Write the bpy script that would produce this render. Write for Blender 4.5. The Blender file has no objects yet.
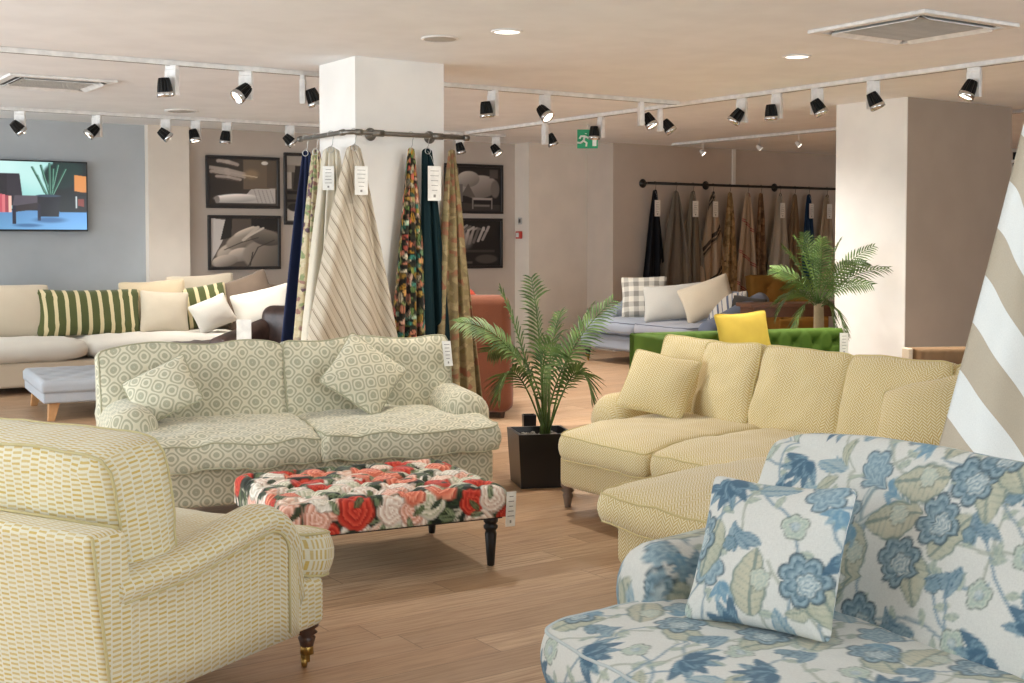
import bpy, bmesh, math, random
import numpy as np
from mathutils import Vector, Matrix, Euler, noise
PI = math.pi
R = math.radians
SC = bpy.context.scene
COL = SC.collection
rnd = random.Random(7)

# ------------------------------------------------------------------ camera
CAM_H = 1.5
FPX = 1261.0
YAW = R(33.7)
PITCH = R(2.3)
HORIZON = 240.0
cam_d = bpy.data.cameras.new('camera')
cam = bpy.data.objects.new('camera', cam_d)
COL.objects.link(cam)
cam.location = (0, 0, CAM_H)
cam.rotation_euler = (PI / 2 - PITCH, 0, -YAW)
cam_d.sensor_width = 36
cam_d.lens = FPX / 1024 * 36
SHIFT_PX = (341.5 - HORIZON) - FPX * math.tan(PITCH)
cam_d.shift_y = -SHIFT_PX / 1024
cam_d.clip_start = 0.05
SC.camera = cam
_CM = Euler(cam.rotation_euler).to_matrix()

def ray(px, py):
    return _CM @ Vector(((px - 512) / FPX, (341.5 - py - SHIFT_PX) / FPX, -1.0))
def at_z(px, py, z):
    d = ray(px, py); s = (z - CAM_H) / d.z
    return Vector((d.x * s, d.y * s, z))
def at_y(px, py, y):
    d = ray(px, py); s = y / d.y
    return Vector((d.x * s, y, CAM_H + d.z * s))
def at_x(px, py, x):
    d = ray(px, py); s = x / d.x
    return Vector((x, d.y * s, CAM_H + d.z * s))
def rd(r, d, z=0.0):            # metres to the right of / ahead of the viewer
    return Vector((r * math.cos(YAW) + d * math.sin(YAW), -r * math.sin(YAW) + d * math.cos(YAW), z))
def at_d(px, py, d):
    v = ray(px, py)
    f = Vector((math.sin(YAW), math.cos(YAW), 0))
    s = d / v.dot(f)
    return Vector((v.x * s, v.y * s, CAM_H + v.z * s))

# ------------------------------------------------------------------ materials
def lin(c):
    if isinstance(c, str):
        c = c.lstrip('#'); c = [int(c[i:i + 2], 16) / 255 for i in (0, 2, 4)]
    return tuple(((v + .055) / 1.055) ** 2.4 if v > .04045 else v / 12.92 for v in c)
def rgba(c):
    return (*lin(c), 1.0)

class E:
    def __init__(s, nt, sock): s.nt = nt; s.k = sock
    def m(s, op, b=None, c=None):
        n = s.nt.nodes.new('ShaderNodeMath'); n.operation = op
        for i, v in enumerate((s, b, c)):
            if v is None: continue
            if isinstance(v, E): s.nt.links.new(v.k, n.inputs[i])
            else: n.inputs[i].default_value = v
        return E(s.nt, n.outputs[0])
    def __add__(s, o): return s.m('ADD', o)
    def __radd__(s, o): return s.m('ADD', o)
    def __sub__(s, o): return s.m('SUBTRACT', o)
    def __rsub__(s, o): return (s * -1.0) + o
    def __mul__(s, o): return s.m('MULTIPLY', o)
    def __rmul__(s, o): return s.m('MULTIPLY', o)
    def __truediv__(s, o): return s.m('DIVIDE', o)
    def __lt__(s, o): return s.m('LESS_THAN', o)
    def __gt__(s, o): return s.m('GREATER_THAN', o)
    def frac(s): return s.m('FRACT')
    def floor(s): return s.m('FLOOR')
    def abs(s): return s.m('ABSOLUTE')
    def sin(s): return s.m('SINE')
    def cos(s): return s.m('COSINE')
    def max(s, o): return s.m('MAXIMUM', o)
    def min(s, o): return s.m('MINIMUM', o)
    def sstep(s, a, b):
        n = s.nt.nodes.new('ShaderNodeMapRange'); n.interpolation_type = 'SMOOTHSTEP'
        s.nt.links.new(s.k, n.inputs[0]); n.inputs[1].default_value = a; n.inputs[2].default_value = b
        return E(s.nt, n.outputs[0])

class M:
    """a procedural material being built"""
    def __init__(s, name, rough=.8, metal=0., spec=.5, coords='UV'):
        s.mat = bpy.data.materials.new(name); s.mat.use_nodes = True
        s.nt = s.mat.node_tree
        s.b = s.nt.nodes['Principled BSDF']
        s.b.inputs['Roughness'].default_value = rough
        s.b.inputs['Metallic'].default_value = metal
        s.b.inputs['Specular IOR Level'].default_value = spec
        s.tc = s.nt.nodes.new('ShaderNodeTexCoord')
        s.co = s.tc.outputs[coords]
        sp = s.nt.nodes.new('ShaderNodeSeparateXYZ'); s.nt.links.new(s.co, sp.inputs[0])
        s.u, s.v, s.w = (E(s.nt, sp.outputs[i]) for i in range(3))
    def val(s, x):
        n = s.nt.nodes.new('ShaderNodeValue'); n.outputs[0].default_value = x; return E(s.nt, n.outputs[0])
    def noise(s, scale, detail=3, rough=.55, vec=None, color=False, stretch=None):
        n = s.nt.nodes.new('ShaderNodeTexNoise'); n.inputs['Scale'].default_value = scale
        n.inputs['Detail'].default_value = detail; n.inputs['Roughness'].default_value = rough
        src = vec or s.co
        if stretch:
            mp = s.nt.nodes.new('ShaderNodeMapping'); mp.inputs['Scale'].default_value = stretch
            s.nt.links.new(src, mp.inputs[0]); src = mp.outputs[0]
        s.nt.links.new(src, n.inputs['Vector'])
        return n.outputs['Color'] if color else E(s.nt, n.outputs['Fac'])
    def vec(s, x, y, z=0.):
        n = s.nt.nodes.new('ShaderNodeCombineXYZ')
        for i, v in enumerate((x, y, z)):
            if isinstance(v, E): s.nt.links.new(v.k, n.inputs[i])
            else: n.inputs[i].default_value = v
        return n.outputs[0]
    def voro(s, scale, rand=1., vec=None, feature='F1'):
        n = s.nt.nodes.new('ShaderNodeTexVoronoi'); n.voronoi_dimensions = '2D'; n.feature = feature
        n.inputs['Scale'].default_value = scale; n.inputs['Randomness'].default_value = rand
        s.nt.links.new(vec or s.co, n.inputs['Vector']); return n
    def white(s, vec):
        n = s.nt.nodes.new('ShaderNodeTexWhiteNoise'); n.noise_dimensions = '2D'
        s.nt.links.new(vec, n.inputs['Vector']); return E(s.nt, n.outputs['Value'])
    def mix(s, f, a, b):
        n = s.nt.nodes.new('ShaderNodeMix'); n.data_type = 'RGBA'
        if isinstance(f, E): s.nt.links.new(f.k, n.inputs[0])
        else: n.inputs[0].default_value = f
        for v, i in ((a, 6), (b, 7)):
            if isinstance(v, (str, tuple)): n.inputs[i].default_value = rgba(v)
            else: s.nt.links.new(v, n.inputs[i])
        return n.outputs[2]
    def ramp(s, f, stops, interp='LINEAR'):
        n = s.nt.nodes.new('ShaderNodeValToRGB'); n.color_ramp.interpolation = interp
        s.nt.links.new(f.k if isinstance(f, E) else f, n.inputs[0])
        el = n.color_ramp.elements
        while len(el) < len(stops): el.new(.5)
        for e, (p, c) in zip(el, stops): e.position = p; e.color = rgba(c)
        return n.outputs[0]
    def color(s, c):
        if isinstance(c, (str, tuple)): s.b.inputs['Base Color'].default_value = rgba(c)
        else: s.nt.links.new(c, s.b.inputs['Base Color'])
        return s
    def bump(s, h, strength=.3, dist=.002):
        n = s.nt.nodes.new('ShaderNodeBump'); n.inputs['Strength'].default_value = strength
        n.inputs['Distance'].default_value = dist
        s.nt.links.new(h.k, n.inputs['Height']); s.nt.links.new(n.outputs[0], s.b.inputs['Normal']); return s
    def emit(s, c, st):
        if isinstance(c, (str, tuple)): s.b.inputs['Emission Color'].default_value = rgba(c)
        else: s.nt.links.new(c, s.b.inputs['Emission Color'])
        s.b.inputs['Emission Strength'].default_value = st; return s
    def attr(s):
        n = s.nt.nodes.new('ShaderNodeAttribute'); n.attribute_name = 'Col'; return n.outputs['Color']
    def sheen(s, w=.3, c=None):
        s.b.inputs['Sheen Weight'].default_value = w
        s.b.inputs['Sheen Roughness'].default_value = .5
        if c: s.b.inputs['Sheen Tint'].default_value = rgba(c)
        return s
    def linen(s, c, amount=.12, bump=.25):
        """multiply colour c by a woven mottling and add bump"""
        n = s.noise(260, 2, .6, stretch=(1, .35, 1)) * .5 + s.noise(260, 2, .6, stretch=(.35, 1, 1)) * .5
        big = s.noise(6, 3, .5)
        f = (n - .5) * (amount * 3.2) + (big - .5) * (amount * .9) + 1.0
        mx = s.nt.nodes.new('ShaderNodeVectorMath'); mx.operation = 'MULTIPLY'
        if isinstance(c, (str, tuple)):
            mx.inputs[0].default_value = lin(c)
        else: s.nt.links.new(c, mx.inputs[0])
        s.nt.links.new(s.vec(f, f, f), mx.inputs[1])
        s.color(mx.outputs[0]); s.bump(n, bump, .0015)
        return s

MT = {}
def simple(name, c, rough=.5, metal=0., **k):
    m = M(name, rough, metal, **k)
    n = m.noise(14, 3, .5)
    m.color(m.mix(n.sstep(.3, .75), tuple(v * .94 for v in hexv(c)), tuple(min(1, v * 1.03) for v in hexv(c))))
    MT[name] = m.mat; return m
def hexv(c):
    if isinstance(c, str):
        c = c.lstrip('#'); return tuple(int(c[i:i + 2], 16) / 255 for i in (0, 2, 4))
    return c
def fabric(name, c, rough=.9, amount=.12, sheen=.15, bump=.25):
    m = M(name, rough, spec=.2); m.linen(c, amount, bump); m.sheen(sheen); MT[name] = m.mat; return m

# ------------------------------------------------------------------ mesh building
def mesh_obj(name, verts, faces, mat, parent=None, uv=None, smooth=True, loc=None, rot=None):
    me = bpy.data.meshes.new(name)
    me.from_pydata([tuple(v) for v in verts], [], faces)
    lay = me.uv_layers.new(name='UVMap')
    nl = len(me.loops)
    if uv is not None:
        arr = np.array([c for f in uv for c in f], dtype=np.float32).reshape(-1)
        lay.data.foreach_set('uv', arr)
    else:
        box_uv(me)
    if smooth: me.shade_smooth()
    me.materials.append(MT[mat] if isinstance(mat, str) else mat)
    o = bpy.data.objects.new(name, me); COL.objects.link(o)
    if parent: o.parent = parent
    if loc is not None: o.location = loc
    if rot is not None: o.rotation_euler = rot
    return o
def box_uv(me):
    lay = me.uv_layers[0]
    nl = len(me.loops); npoly = len(me.polygons); nv = len(me.vertices)
    co = np.empty(nv * 3, np.float32); me.vertices.foreach_get('co', co); co = co.reshape(-1, 3)
    vi = np.empty(nl, np.int32); me.loops.foreach_get('vertex_index', vi)
    nrm = np.empty(npoly * 3, np.float32); me.polygons.foreach_get('normal', nrm); nrm = nrm.reshape(-1, 3)
    tot = np.empty(npoly, np.int32); me.polygons.foreach_get('loop_total', tot)
    ax = np.repeat(np.argmax(np.abs(nrm), axis=1), tot)
    c = co[vi]
    u = np.where(ax == 0, c[:, 1], c[:, 0]); v = np.where(ax == 2, c[:, 1], c[:, 2])
    lay.data.foreach_set('uv', np.stack([u, v], 1).astype(np.float32).reshape(-1))
def bm_obj(name, bm, mat, parent=None, smooth=True, loc=None, rot=None, wn=False):
    me = bpy.data.meshes.new(name); bm.normal_update(); bm.to_mesh(me); bm.free()
    me.uv_layers.new(name='UVMap'); box_uv(me)
    if smooth: me.shade_smooth()
    me.materials.append(MT[mat] if isinstance(mat, str) else mat)
    o = bpy.data.objects.new(name, me); COL.objects.link(o)
    if parent: o.parent = parent
    if loc is not None: o.location = loc
    if rot is not None: o.rotation_euler = rot
    if wn:
        w = o.modifiers.new('wn', 'WEIGHTED_NORMAL'); w.keep_sharp = False
    return o
def add_box(bm, lo, hi, bevel=0, seg=2, mtx=None):
    c = [(a + b) / 2 for a, b in zip(lo, hi)]; s = [b - a for a, b in zip(lo, hi)]
    t = Matrix.Translation(c) @ Matrix.Diagonal((*s, 1))
    r = bmesh.ops.create_cube(bm, size=1, matrix=t)
    vs = r['verts']
    if bevel:
        es = list({e for v in vs for e in v.link_edges})
        rr = bmesh.ops.bevel(bm, geom=es, offset=bevel, segments=seg, profile=.5, affect='EDGES')
        vs = list({v for f in rr['faces'] for v in f.verts} | {v for v in vs if v.is_valid})
    if mtx is not None: bmesh.ops.transform(bm, matrix=mtx, verts=vs)
    return vs
def box(name, lo, hi, mat, parent=None, bevel=0, seg=2, **k):
    bm = bmesh.new(); add_box(bm, lo, hi, bevel, seg)
    return bm_obj(name, bm, mat, parent, smooth=bevel > 0, wn=bevel > 0, **k)
def lathe(name, prof, mat, parent=None, seg=20, loc=None, rot=None, smooth=True, cap=True):
    vs = []; fs = []
    for r, z in prof:
        for i in range(seg):
            a = 2 * PI * i / seg; vs.append((r * math.cos(a), r * math.sin(a), z))
    n = len(prof)
    for j in range(n - 1):
        for i in range(seg):
            a = j * seg + i; b = j * seg + (i + 1) % seg
            fs.append((a, b, b + seg, a + seg))
    if cap:
        fs.append(tuple(reversed(range(seg)))); fs.append(tuple(range((n - 1) * seg, n * seg)))
    return mesh_obj(name, vs, fs, mat, parent, smooth=smooth, loc=loc, rot=rot)
def tube_geo(pts, r, seg=8, closed=False):
    pts = [Vector(p) for p in pts]; n = len(pts); vs = []; fs = []
    T = []
    for i in range(n):
        a = pts[(i - 1) % n] if closed or i > 0 else pts[i]
        b = pts[(i + 1) % n] if closed or i < n - 1 else pts[i]
        t = (b - a); T.append(t.normalized() if t.length > 1e-9 else Vector((0, 0, 1)))
    up = Vector((0, 0, 1)) if abs(T[0].z) < .9 else Vector((1, 0, 0))
    nn = (up - T[0] * up.dot(T[0])).normalized()
    for i in range(n):
        nn = (nn - T[i] * nn.dot(T[i]))
        nn = nn.normalized() if nn.length > 1e-6 else Vector((1, 0, 0))
        bb = T[i].cross(nn)
        rr = r[i] if isinstance(r, (list, tuple)) else r
        for k in range(seg):
            a = 2 * PI * k / seg
            vs.append(pts[i] + (nn * math.cos(a) + bb * math.sin(a)) * rr)
    m = n if closed else n - 1
    for i in range(m):
        for k in range(seg):
            a = i * seg + k; b = i * seg + (k + 1) % seg
            c = ((i + 1) % n) * seg + (k + 1) % seg; d = ((i + 1) % n) * seg + k
            fs.append((a, b, c, d))
    if not closed:
        fs.append(tuple(reversed(range(seg)))); fs.append(tuple(range((n - 1) * seg, n * seg)))
    return vs, fs
def tube(name, pts, r, mat, parent=None, seg=8, closed=False, **k):
    v, f = tube_geo(pts, r, seg, closed); return mesh_obj(name, v, f, mat, parent, **k)
def tubes(name, lists, r, mat, parent=None, seg=6, closed=False, **k):
    V = []; F = []
    for pts in lists:
        v, f = tube_geo(pts, r, seg, closed); o = len(V); V += v; F += [tuple(i + o for i in q) for q in f]
    return mesh_obj(name, V, F, mat, parent, **k)
def loft(name, rings, us, mat, parent=None, closed=True, cap0=True, cap1=True, smooth=True):
    n = len(rings[0]); V = [p for r in rings for p in r]; F = []; UV = []
    arcs = []
    for r in rings:
        a = [0.]
        for i in range(n): a.append(a[-1] + (Vector(r[(i + 1) % n]) - Vector(r[i])).length)
        top = max(range(n), key=lambda i: r[i][2] + .0001 * i); arcs.append([q - a[top] for q in a])
    m = n if closed else n - 1
    for j in range(len(rings) - 1):
        for i in range(m):
            F.append((j * n + i, j * n + (i + 1) % n, (j + 1) * n + (i + 1) % n, (j + 1) * n + i))
            UV.append([(us[j], arcs[j][i]), (us[j], arcs[j][i + 1]), (us[j + 1], arcs[j + 1][i + 1]), (us[j + 1], arcs[j + 1][i])])
    for c, j, rev in ((cap0, 0, True), (cap1, len(rings) - 1, False)):
        if c:
            idx = [j * n + i for i in range(n)]
            if rev: idx = idx[::-1]
            F.append(tuple(idx)); UV.append([(V[q][0], V[q][2]) for q in idx])
    return mesh_obj(name, V, F, mat, parent, uv=UV, smooth=smooth)

def sgn(x): return 1 if x >= 0 else -1
def cushion_geo(w, d, h, edge=.7, a=2.6, b=.6, plan=10., bulge=.03, pinch=0., n=14, nz=3, wr=.006, seed=0, warp=None, step=None):
    """soft box cushion, lying flat, centred. returns verts, faces, uvs, and piping loops"""
    if step: nx = max(6, int(w / step)); ny = max(6, int(d / step)); nz = max(nz, int(h / step / 1.2))
    else: nx = n; ny = max(6, int(n * d / w)) if w >= d else n; nx = max(6, int(n * w / d)) if d > w else n
    sd = Vector((seed * 3.7, seed * 1.3, seed * .7))
    def f(x, y, z):
        m = max(abs(x), abs(y))
        if m > 1e-6:
            q = m / ((abs(x) ** plan + abs(y) ** plan) ** (1 / plan))
        else: q = 1
        xx = x * (1 + (q - 1)); yy = y * (1 + (q - 1))
        if pinch:
            xx *= 1 - pinch * (1 - y * y) * abs(x) ** 2; yy *= 1 - pinch * (1 - x * x) * abs(y) ** 2
        t = edge + (1 - edge) * (max(0, 1 - abs(x) ** a) * max(0, 1 - abs(y) ** a)) ** b
        k = 1 + bulge * (1 - z * z)
        p = Vector((xx * w / 2 * k, yy * d / 2 * k, z * t * h / 2))
        if wr:
            nz_ = noise.noise(p * 7 + sd); n2 = noise.noise(p * 17 + sd)
            p.z += z * wr * (nz_ * 1.2 + n2 * .5)
            p.x += wr * noise.noise(p * 6 + sd + Vector((9, 0, 0))) * .7
            p.y += wr * noise.noise(p * 6 + sd + Vector((0, 9, 0))) * .7
        if warp: p = Vector(warp(p, x, y, z))
        return p
    V = []; idx = {}; F = []; UV = []
    def vid(i, j, k):
        key = (i, j, k)
        if key not in idx:
            idx[key] = len(V); V.append(f(2 * i / nx - 1, 2 * j / ny - 1, 2 * k / nz - 1))
        return idx[key]
    def X(i): return (i / nx - .5) * w
    def Y(j): return (j / ny - .5) * d
    def Z(k): return (k / nz - .5) * h * edge
    for i in range(nx):
        for j in range(ny):
            F.append((vid(i, j, nz), vid(i + 1, j, nz), vid(i + 1, j + 1, nz), vid(i, j + 1, nz)))
            UV.append([(X(i), Y(j)), (X(i + 1), Y(j)), (X(i + 1), Y(j + 1)), (X(i), Y(j + 1))])
            F.append((vid(i, j, 0), vid(i, j + 1, 0), vid(i + 1, j + 1, 0), vid(i + 1, j, 0)))
            UV.append([(X(i) + 3, Y(j)), (X(i) + 3, Y(j + 1)), (X(i + 1) + 3, Y(j + 1)), (X(i + 1) + 3, Y(j))])
    oy = -d / 2
    for k in range(nz):
        for i in range(nx):
            F.append((vid(i, 0, k), vid(i + 1, 0, k), vid(i + 1, 0, k + 1), vid(i, 0, k + 1)))
            UV.append([(X(i), oy - h * edge / 2 + Z(k) ), (X(i + 1), oy - h * edge / 2 + Z(k)), (X(i + 1), oy - h * edge / 2 + Z(k + 1)), (X(i), oy - h * edge / 2 + Z(k + 1))])
            F.append((vid(i, ny, k), vid(i, ny, k + 1), vid(i + 1, ny, k + 1), vid(i + 1, ny, k)))
            UV.append([(X(i), -oy - Z(k)), (X(i), -oy - Z(k + 1)), (X(i + 1), -oy - Z(k + 1)), (X(i + 1), -oy - Z(k))])
        for j in range(ny):
            F.append((vid(0, j, k), vid(0, j, k + 1), vid(0, j + 1, k + 1), vid(0, j + 1, k)))
            UV.append([(Z(k) - w / 2 - h * edge / 2, Y(j)), (Z(k + 1) - w / 2 - h * edge / 2, Y(j)), (Z(k + 1) - w / 2 - h * edge / 2, Y(j + 1)), (Z(k) - w / 2 - h * edge / 2, Y(j + 1))])
            F.append((vid(nx, j, k), vid(nx, j + 1, k), vid(nx, j + 1, k + 1), vid(nx, j, k + 1)))
            UV.append([(w / 2 + h * edge / 2 - Z(k), Y(j)), (w / 2 + h * edge / 2 - Z(k), Y(j + 1)), (w / 2 + h * edge / 2 - Z(k + 1), Y(j + 1)), (w / 2 + h * edge / 2 - Z(k + 1), Y(j))])
    loops = []
    for kk in (nz, 0):
        L = []
        N = 12
        pts = [(i, 0) for i in range(nx)] + [(nx, j) for j in range(ny)] + [(i, ny) for i in range(nx, 0, -1)] + [(0, j) for j in range(ny, 0, -1)]
        for i, j in pts: L.append(V[vid(i, j, kk)].copy())
        loops.append(L)
    return V, F, UV, loops
def cushion(name, w, d, h, mat, parent=None, loc=(0, 0, 0), rot=(0, 0, 0), pipe=None, pipe_r=.005, stand=False, roll=0, both=True, **k):
    """cushion as a mesh (+ piping child). stand: in the XZ plane with its lowest point at z=0"""
    V, F, UV, loops = cushion_geo(w, d, h, **k)
    if stand:
        mt = Matrix.Rotation(roll, 4, 'Y') @ Matrix.Rotation(PI / 2, 4, 'X')
        V = [mt @ v for v in V]; zmin = min(v.z for v in V)
        V = [v - Vector((0, 0, zmin)) for v in V]
        loops = [[(mt @ p) - Vector((0, 0, zmin)) for p in L] for L in loops]
    o = mesh_obj(name, V, F, mat, parent, uv=UV, loc=loc, rot=rot)
    if pipe:
        tubes('piping', loops if both else loops[:1], pipe_r, pipe, o, seg=6, closed=True)
    return o

# ------------------------------------------------------------------ scene objects
def tag(o, label=None, cat=None, group=None, kind=None):
    if label: o['label'] = label
    if cat: o['category'] = cat
    if group: o['group'] = group
    if kind: o['kind'] = kind
    return o
def thing(name, label, cat, loc=(0, 0, 0), rot=0, group=None):
    o = bpy.data.objects.new(name, None); COL.objects.link(o)
    o.empty_display_size = .1
    o.location = loc
    o.rotation_euler = rot if hasattr(rot, '__len__') else (0, 0, rot)
    return tag(o, label, cat, group)
def struct(o): o['kind'] = 'structure'; return o
def dup(root, name=None):
    def rec(o, p):
        c = o.copy(); COL.objects.link(c)
        if p: c.parent = p
        for ch in list(o.children): rec(ch, c)
        return c
    return rec(root, None)
def on(root, x, y, z=0):
    m = Matrix.Translation(root.location) @ Euler(root.rotation_euler).to_matrix().to_4x4()
    return m @ Vector((x, y, z))
# ------------------------------------------------------------------ painting on dense meshes
def smoothst(a, b, x):
    t = np.clip((x - a) / (b - a + 1e-9), 0, 1); return t * t * (3 - 2 * t)
class Canvas:
    def __init__(s, U, V, bg):
        s.U = U; s.V = V; s.C = np.tile(np.array(hexv(bg), dtype=np.float64), (len(U), 1))
    def put(s, m, col, a=1.):
        """m: index array or mask; col: colour or (n,3); a: alpha"""
        c = np.array(hexv(col)) if isinstance(col, (str, tuple)) else col
        if isinstance(a, np.ndarray): a = a[:, None]
        s.C[m] = s.C[m] * (1 - a) + c * a
    def near(s, cx, cy, r):
        return np.nonzero((np.abs(s.U - cx) < r) & (np.abs(s.V - cy) < r))[0]
    def rect(s, x0, y0, x1, y1, col, a=1.):
        s.put((s.U >= x0) & (s.U <= x1) & (s.V >= y0) & (s.V <= y1), col, a)
    def poly(s, pts, col, a=1.):
        ins = np.zeros(len(s.U), bool); n = len(pts)
        for i in range(n):
            x0, y0 = pts[i]; x1, y1 = pts[(i + 1) % n]
            if y0 == y1: continue
            c = ((s.V < y0) != (s.V < y1)) & (s.U < (x1 - x0) * (s.V - y0) / (y1 - y0) + x0)
            ins ^= c
        s.put(ins, col, a)
    def ell(s, cx, cy, rx, ry, col, rot=0., soft=.15, a=1., shade=0.):
        dx = s.U - cx; dy = s.V - cy; c, q = math.cos(rot), math.sin(rot)
        x = (dx * c + dy * q) / rx; y = (-dx * q + dy * c) / ry
        r = np.sqrt(x * x + y * y); i = np.nonzero(r < 1 + soft)[0]
        al = (1 - smoothst(1 - soft, 1 + soft, r[i])) * a
        col = np.array(hexv(col)) * (1 + shade * (y[i] * .8 - x[i] * .3))[:, None]
        s.put(i, np.clip(col, 0, 1), al)
    def line(s, pts, w, col, a=1.):
        for (x0, y0), (x1, y1) in zip(pts[:-1], pts[1:]):
            L = math.hypot(x1 - x0, y1 - y0) + 1e-9
            i = s.near((x0 + x1) / 2, (y0 + y1) / 2, L / 2 + w * 1.5)
            if not len(i): continue
            dx = s.U[i] - x0; dy = s.V[i] - y0
            t = np.clip((dx * (x1 - x0) + dy * (y1 - y0)) / L ** 2, 0, 1)
            d = np.hypot(dx - t * (x1 - x0), dy - t * (y1 - y0))
            s.put(i, col, (1 - smoothst(w * .6, w * 1.1, d)) * a)
    # --- blue linen motifs
    def bloom(s, cx, cy, r, rot, dark, light, n=7, lobes=.3):
        i = s.near(cx, cy, r * 1.25)
        if not len(i): return
        dx = s.U[i] - cx; dy = s.V[i] - cy; q = np.hypot(dx, dy) / r; a = np.arctan2(dy, dx) - rot
        lobe = 1 - lobes + lobes * np.abs(np.cos(a * n / 2)) ** .6 + .05 * np.sin(a * 3 + rot * 7)
        t = q / lobe
        ring = (t * 2.6 + .25 * np.abs(np.sin(a * n / 2))) % 1.0
        vein = .5 + .5 * np.cos(a * n * 3)
        sh = np.clip(ring ** 1.6 * .75 + .25 * vein * t, 0, 1)[:, None]
        col = np.array(hexv(light)) * (1 - sh) + np.array(hexv(dark)) * sh
        edge = smoothst(.86, .97, t)[:, None]; col = col * (1 - edge * .35)
        s.put(i, col, (1 - smoothst(.97, 1.03, t)) * .95)
    def leaf(s, cx, cy, L, w, rot, fill, line, teeth=5, alpha=.9):
        i = s.near(cx, cy, L * 1.1)
        if not len(i): return
        dx = s.U[i] - cx; dy = s.V[i] - cy; c, q = math.cos(rot), math.sin(rot)
        x = (dx * c + dy * q) / L + .5; y = (-dx * q + dy * c) / w
        xx = np.clip(x, 0.001, .999)
        hw = np.sin(PI * xx ** .8) ** .75 * (.88 + .12 * np.abs(np.sin(xx * PI * teeth))) * .5
        t = np.abs(y - .1 * np.sin(xx * 3)) / (hw + 1e-6); ok = (x > 0) & (x < 1)
        al = np.where(ok, 1 - smoothst(.95, 1.05, t), 0)
        vein = np.abs(((xx * 9 - np.abs(y) * 2.5) % 1.0) - .5) * 2
        k = np.clip(smoothst(.8, .97, t) + (vein > .86) * .45 + (np.abs(y) < .045) * .8 + t * .15, 0, 1)[:, None]
        col = np.array(hexv(fill)) * (1 - k) + np.array(hexv(line)) * k
        s.put(i, col, al * alpha)
    def cluster(s, cx, cy, r, rot, dark, light, n=6):
        for j in range(n):
            a = rot + (j - n / 2) * .5
            for k, rr in ((1, .95), (.6, .6)):
                s.leaf(cx + math.cos(a) * r * .5 * rr, cy + math.sin(a) * r * .5 * rr, r * rr, r * .34, a, light if (j + (k < 1)) % 2 else dark, dark, 3)
    # --- roses
    def rose(s, cx, cy, r, rot, base, dark, light):
        i = s.near(cx, cy, r * 1.15)
        if not len(i): return
        dx = s.U[i] - cx; dy = s.V[i] - cy; q = np.hypot(dx, dy) / r; a = np.arctan2(dy, dx) - rot
        lobe = .9 + .1 * np.abs(np.cos(a * 2.5))
        t = q / lobe
        sp = (t * 3.1 + a / (2 * PI) + .18 * np.sin(a * 3 + rot)) % 1.0
        k = np.clip(sp, 0, 1)[:, None]
        B, D, Lc = (np.array(hexv(c)) for c in (base, dark, light))
        col = np.where(k < .5, B * (1 - k * 2) + D * (k * 2) * .75 + D * .25 * k * 2, 0) if False else (D * (1 - k) ** 1.5 + B * (1 - np.abs(2 * k - 1)) + Lc * k ** 1.5) / ((1 - k) ** 1.5 + (1 - np.abs(2 * k - 1)) + k ** 1.5)
        col = col * (1 - .2 * smoothst(.8, 1., t)[:, None])
        s.put(i, np.clip(col, 0, 1), 1 - smoothst(.96, 1.04, t))
def paint(o, fn, ss=1.):
    """store fn(U,V)->(n,3) sRGB colours as the cloth's printed design (attribute Col)"""
    me = o.data; nl = len(me.loops)
    uv = np.empty(nl * 2, np.float32); me.uv_layers[0].data.foreach_get('uv', uv); uv = uv.reshape(-1, 2).astype(np.float64)
    q = np.round(uv * 2000).astype(np.int64)
    uq, inv = np.unique(q[:, 0] * 1000003 + q[:, 1], return_inverse=True)
    first = np.zeros(len(uq), np.int64); first[inv] = np.arange(nl)
    U0, V0 = uv[first, 0], uv[first, 1]; e = .0011 * ss; off = ((-e, -e), (e, -e * .6), (-e * .6, e), (e, e))
    C = fn(np.concatenate([U0 + a for a, b in off]), np.concatenate([V0 + b for a, b in off]))
    C = C.reshape(4, len(U0), 3).mean(axis=0)
    C = np.where(C > .04045, ((np.clip(C, 0, 1) + .055) / 1.055) ** 2.4, C / 12.92)
    ca = me.color_attributes.new('Col', 'FLOAT_COLOR', 'CORNER')
    out = np.ones((nl, 4), np.float32); out[:, :3] = C[inv]
    ca.data.foreach_set('color', out.reshape(-1))
def jitter_grid(u0, u1, v0, v1, p, r, jit=.35):
    pts = []; j = 0; v = v0
    while v < v1 + p:
        u = u0 + (p / 2 if j % 2 else 0)
        while u < u1 + p:
            pts.append((u + r.uniform(-jit, jit) * p, v + r.uniform(-jit, jit) * p)); u += p
        v += p * .86; j += 1
    return pts
BL = ['#466678', '#58788A', '#6C8A98', '#3C596A']
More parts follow.
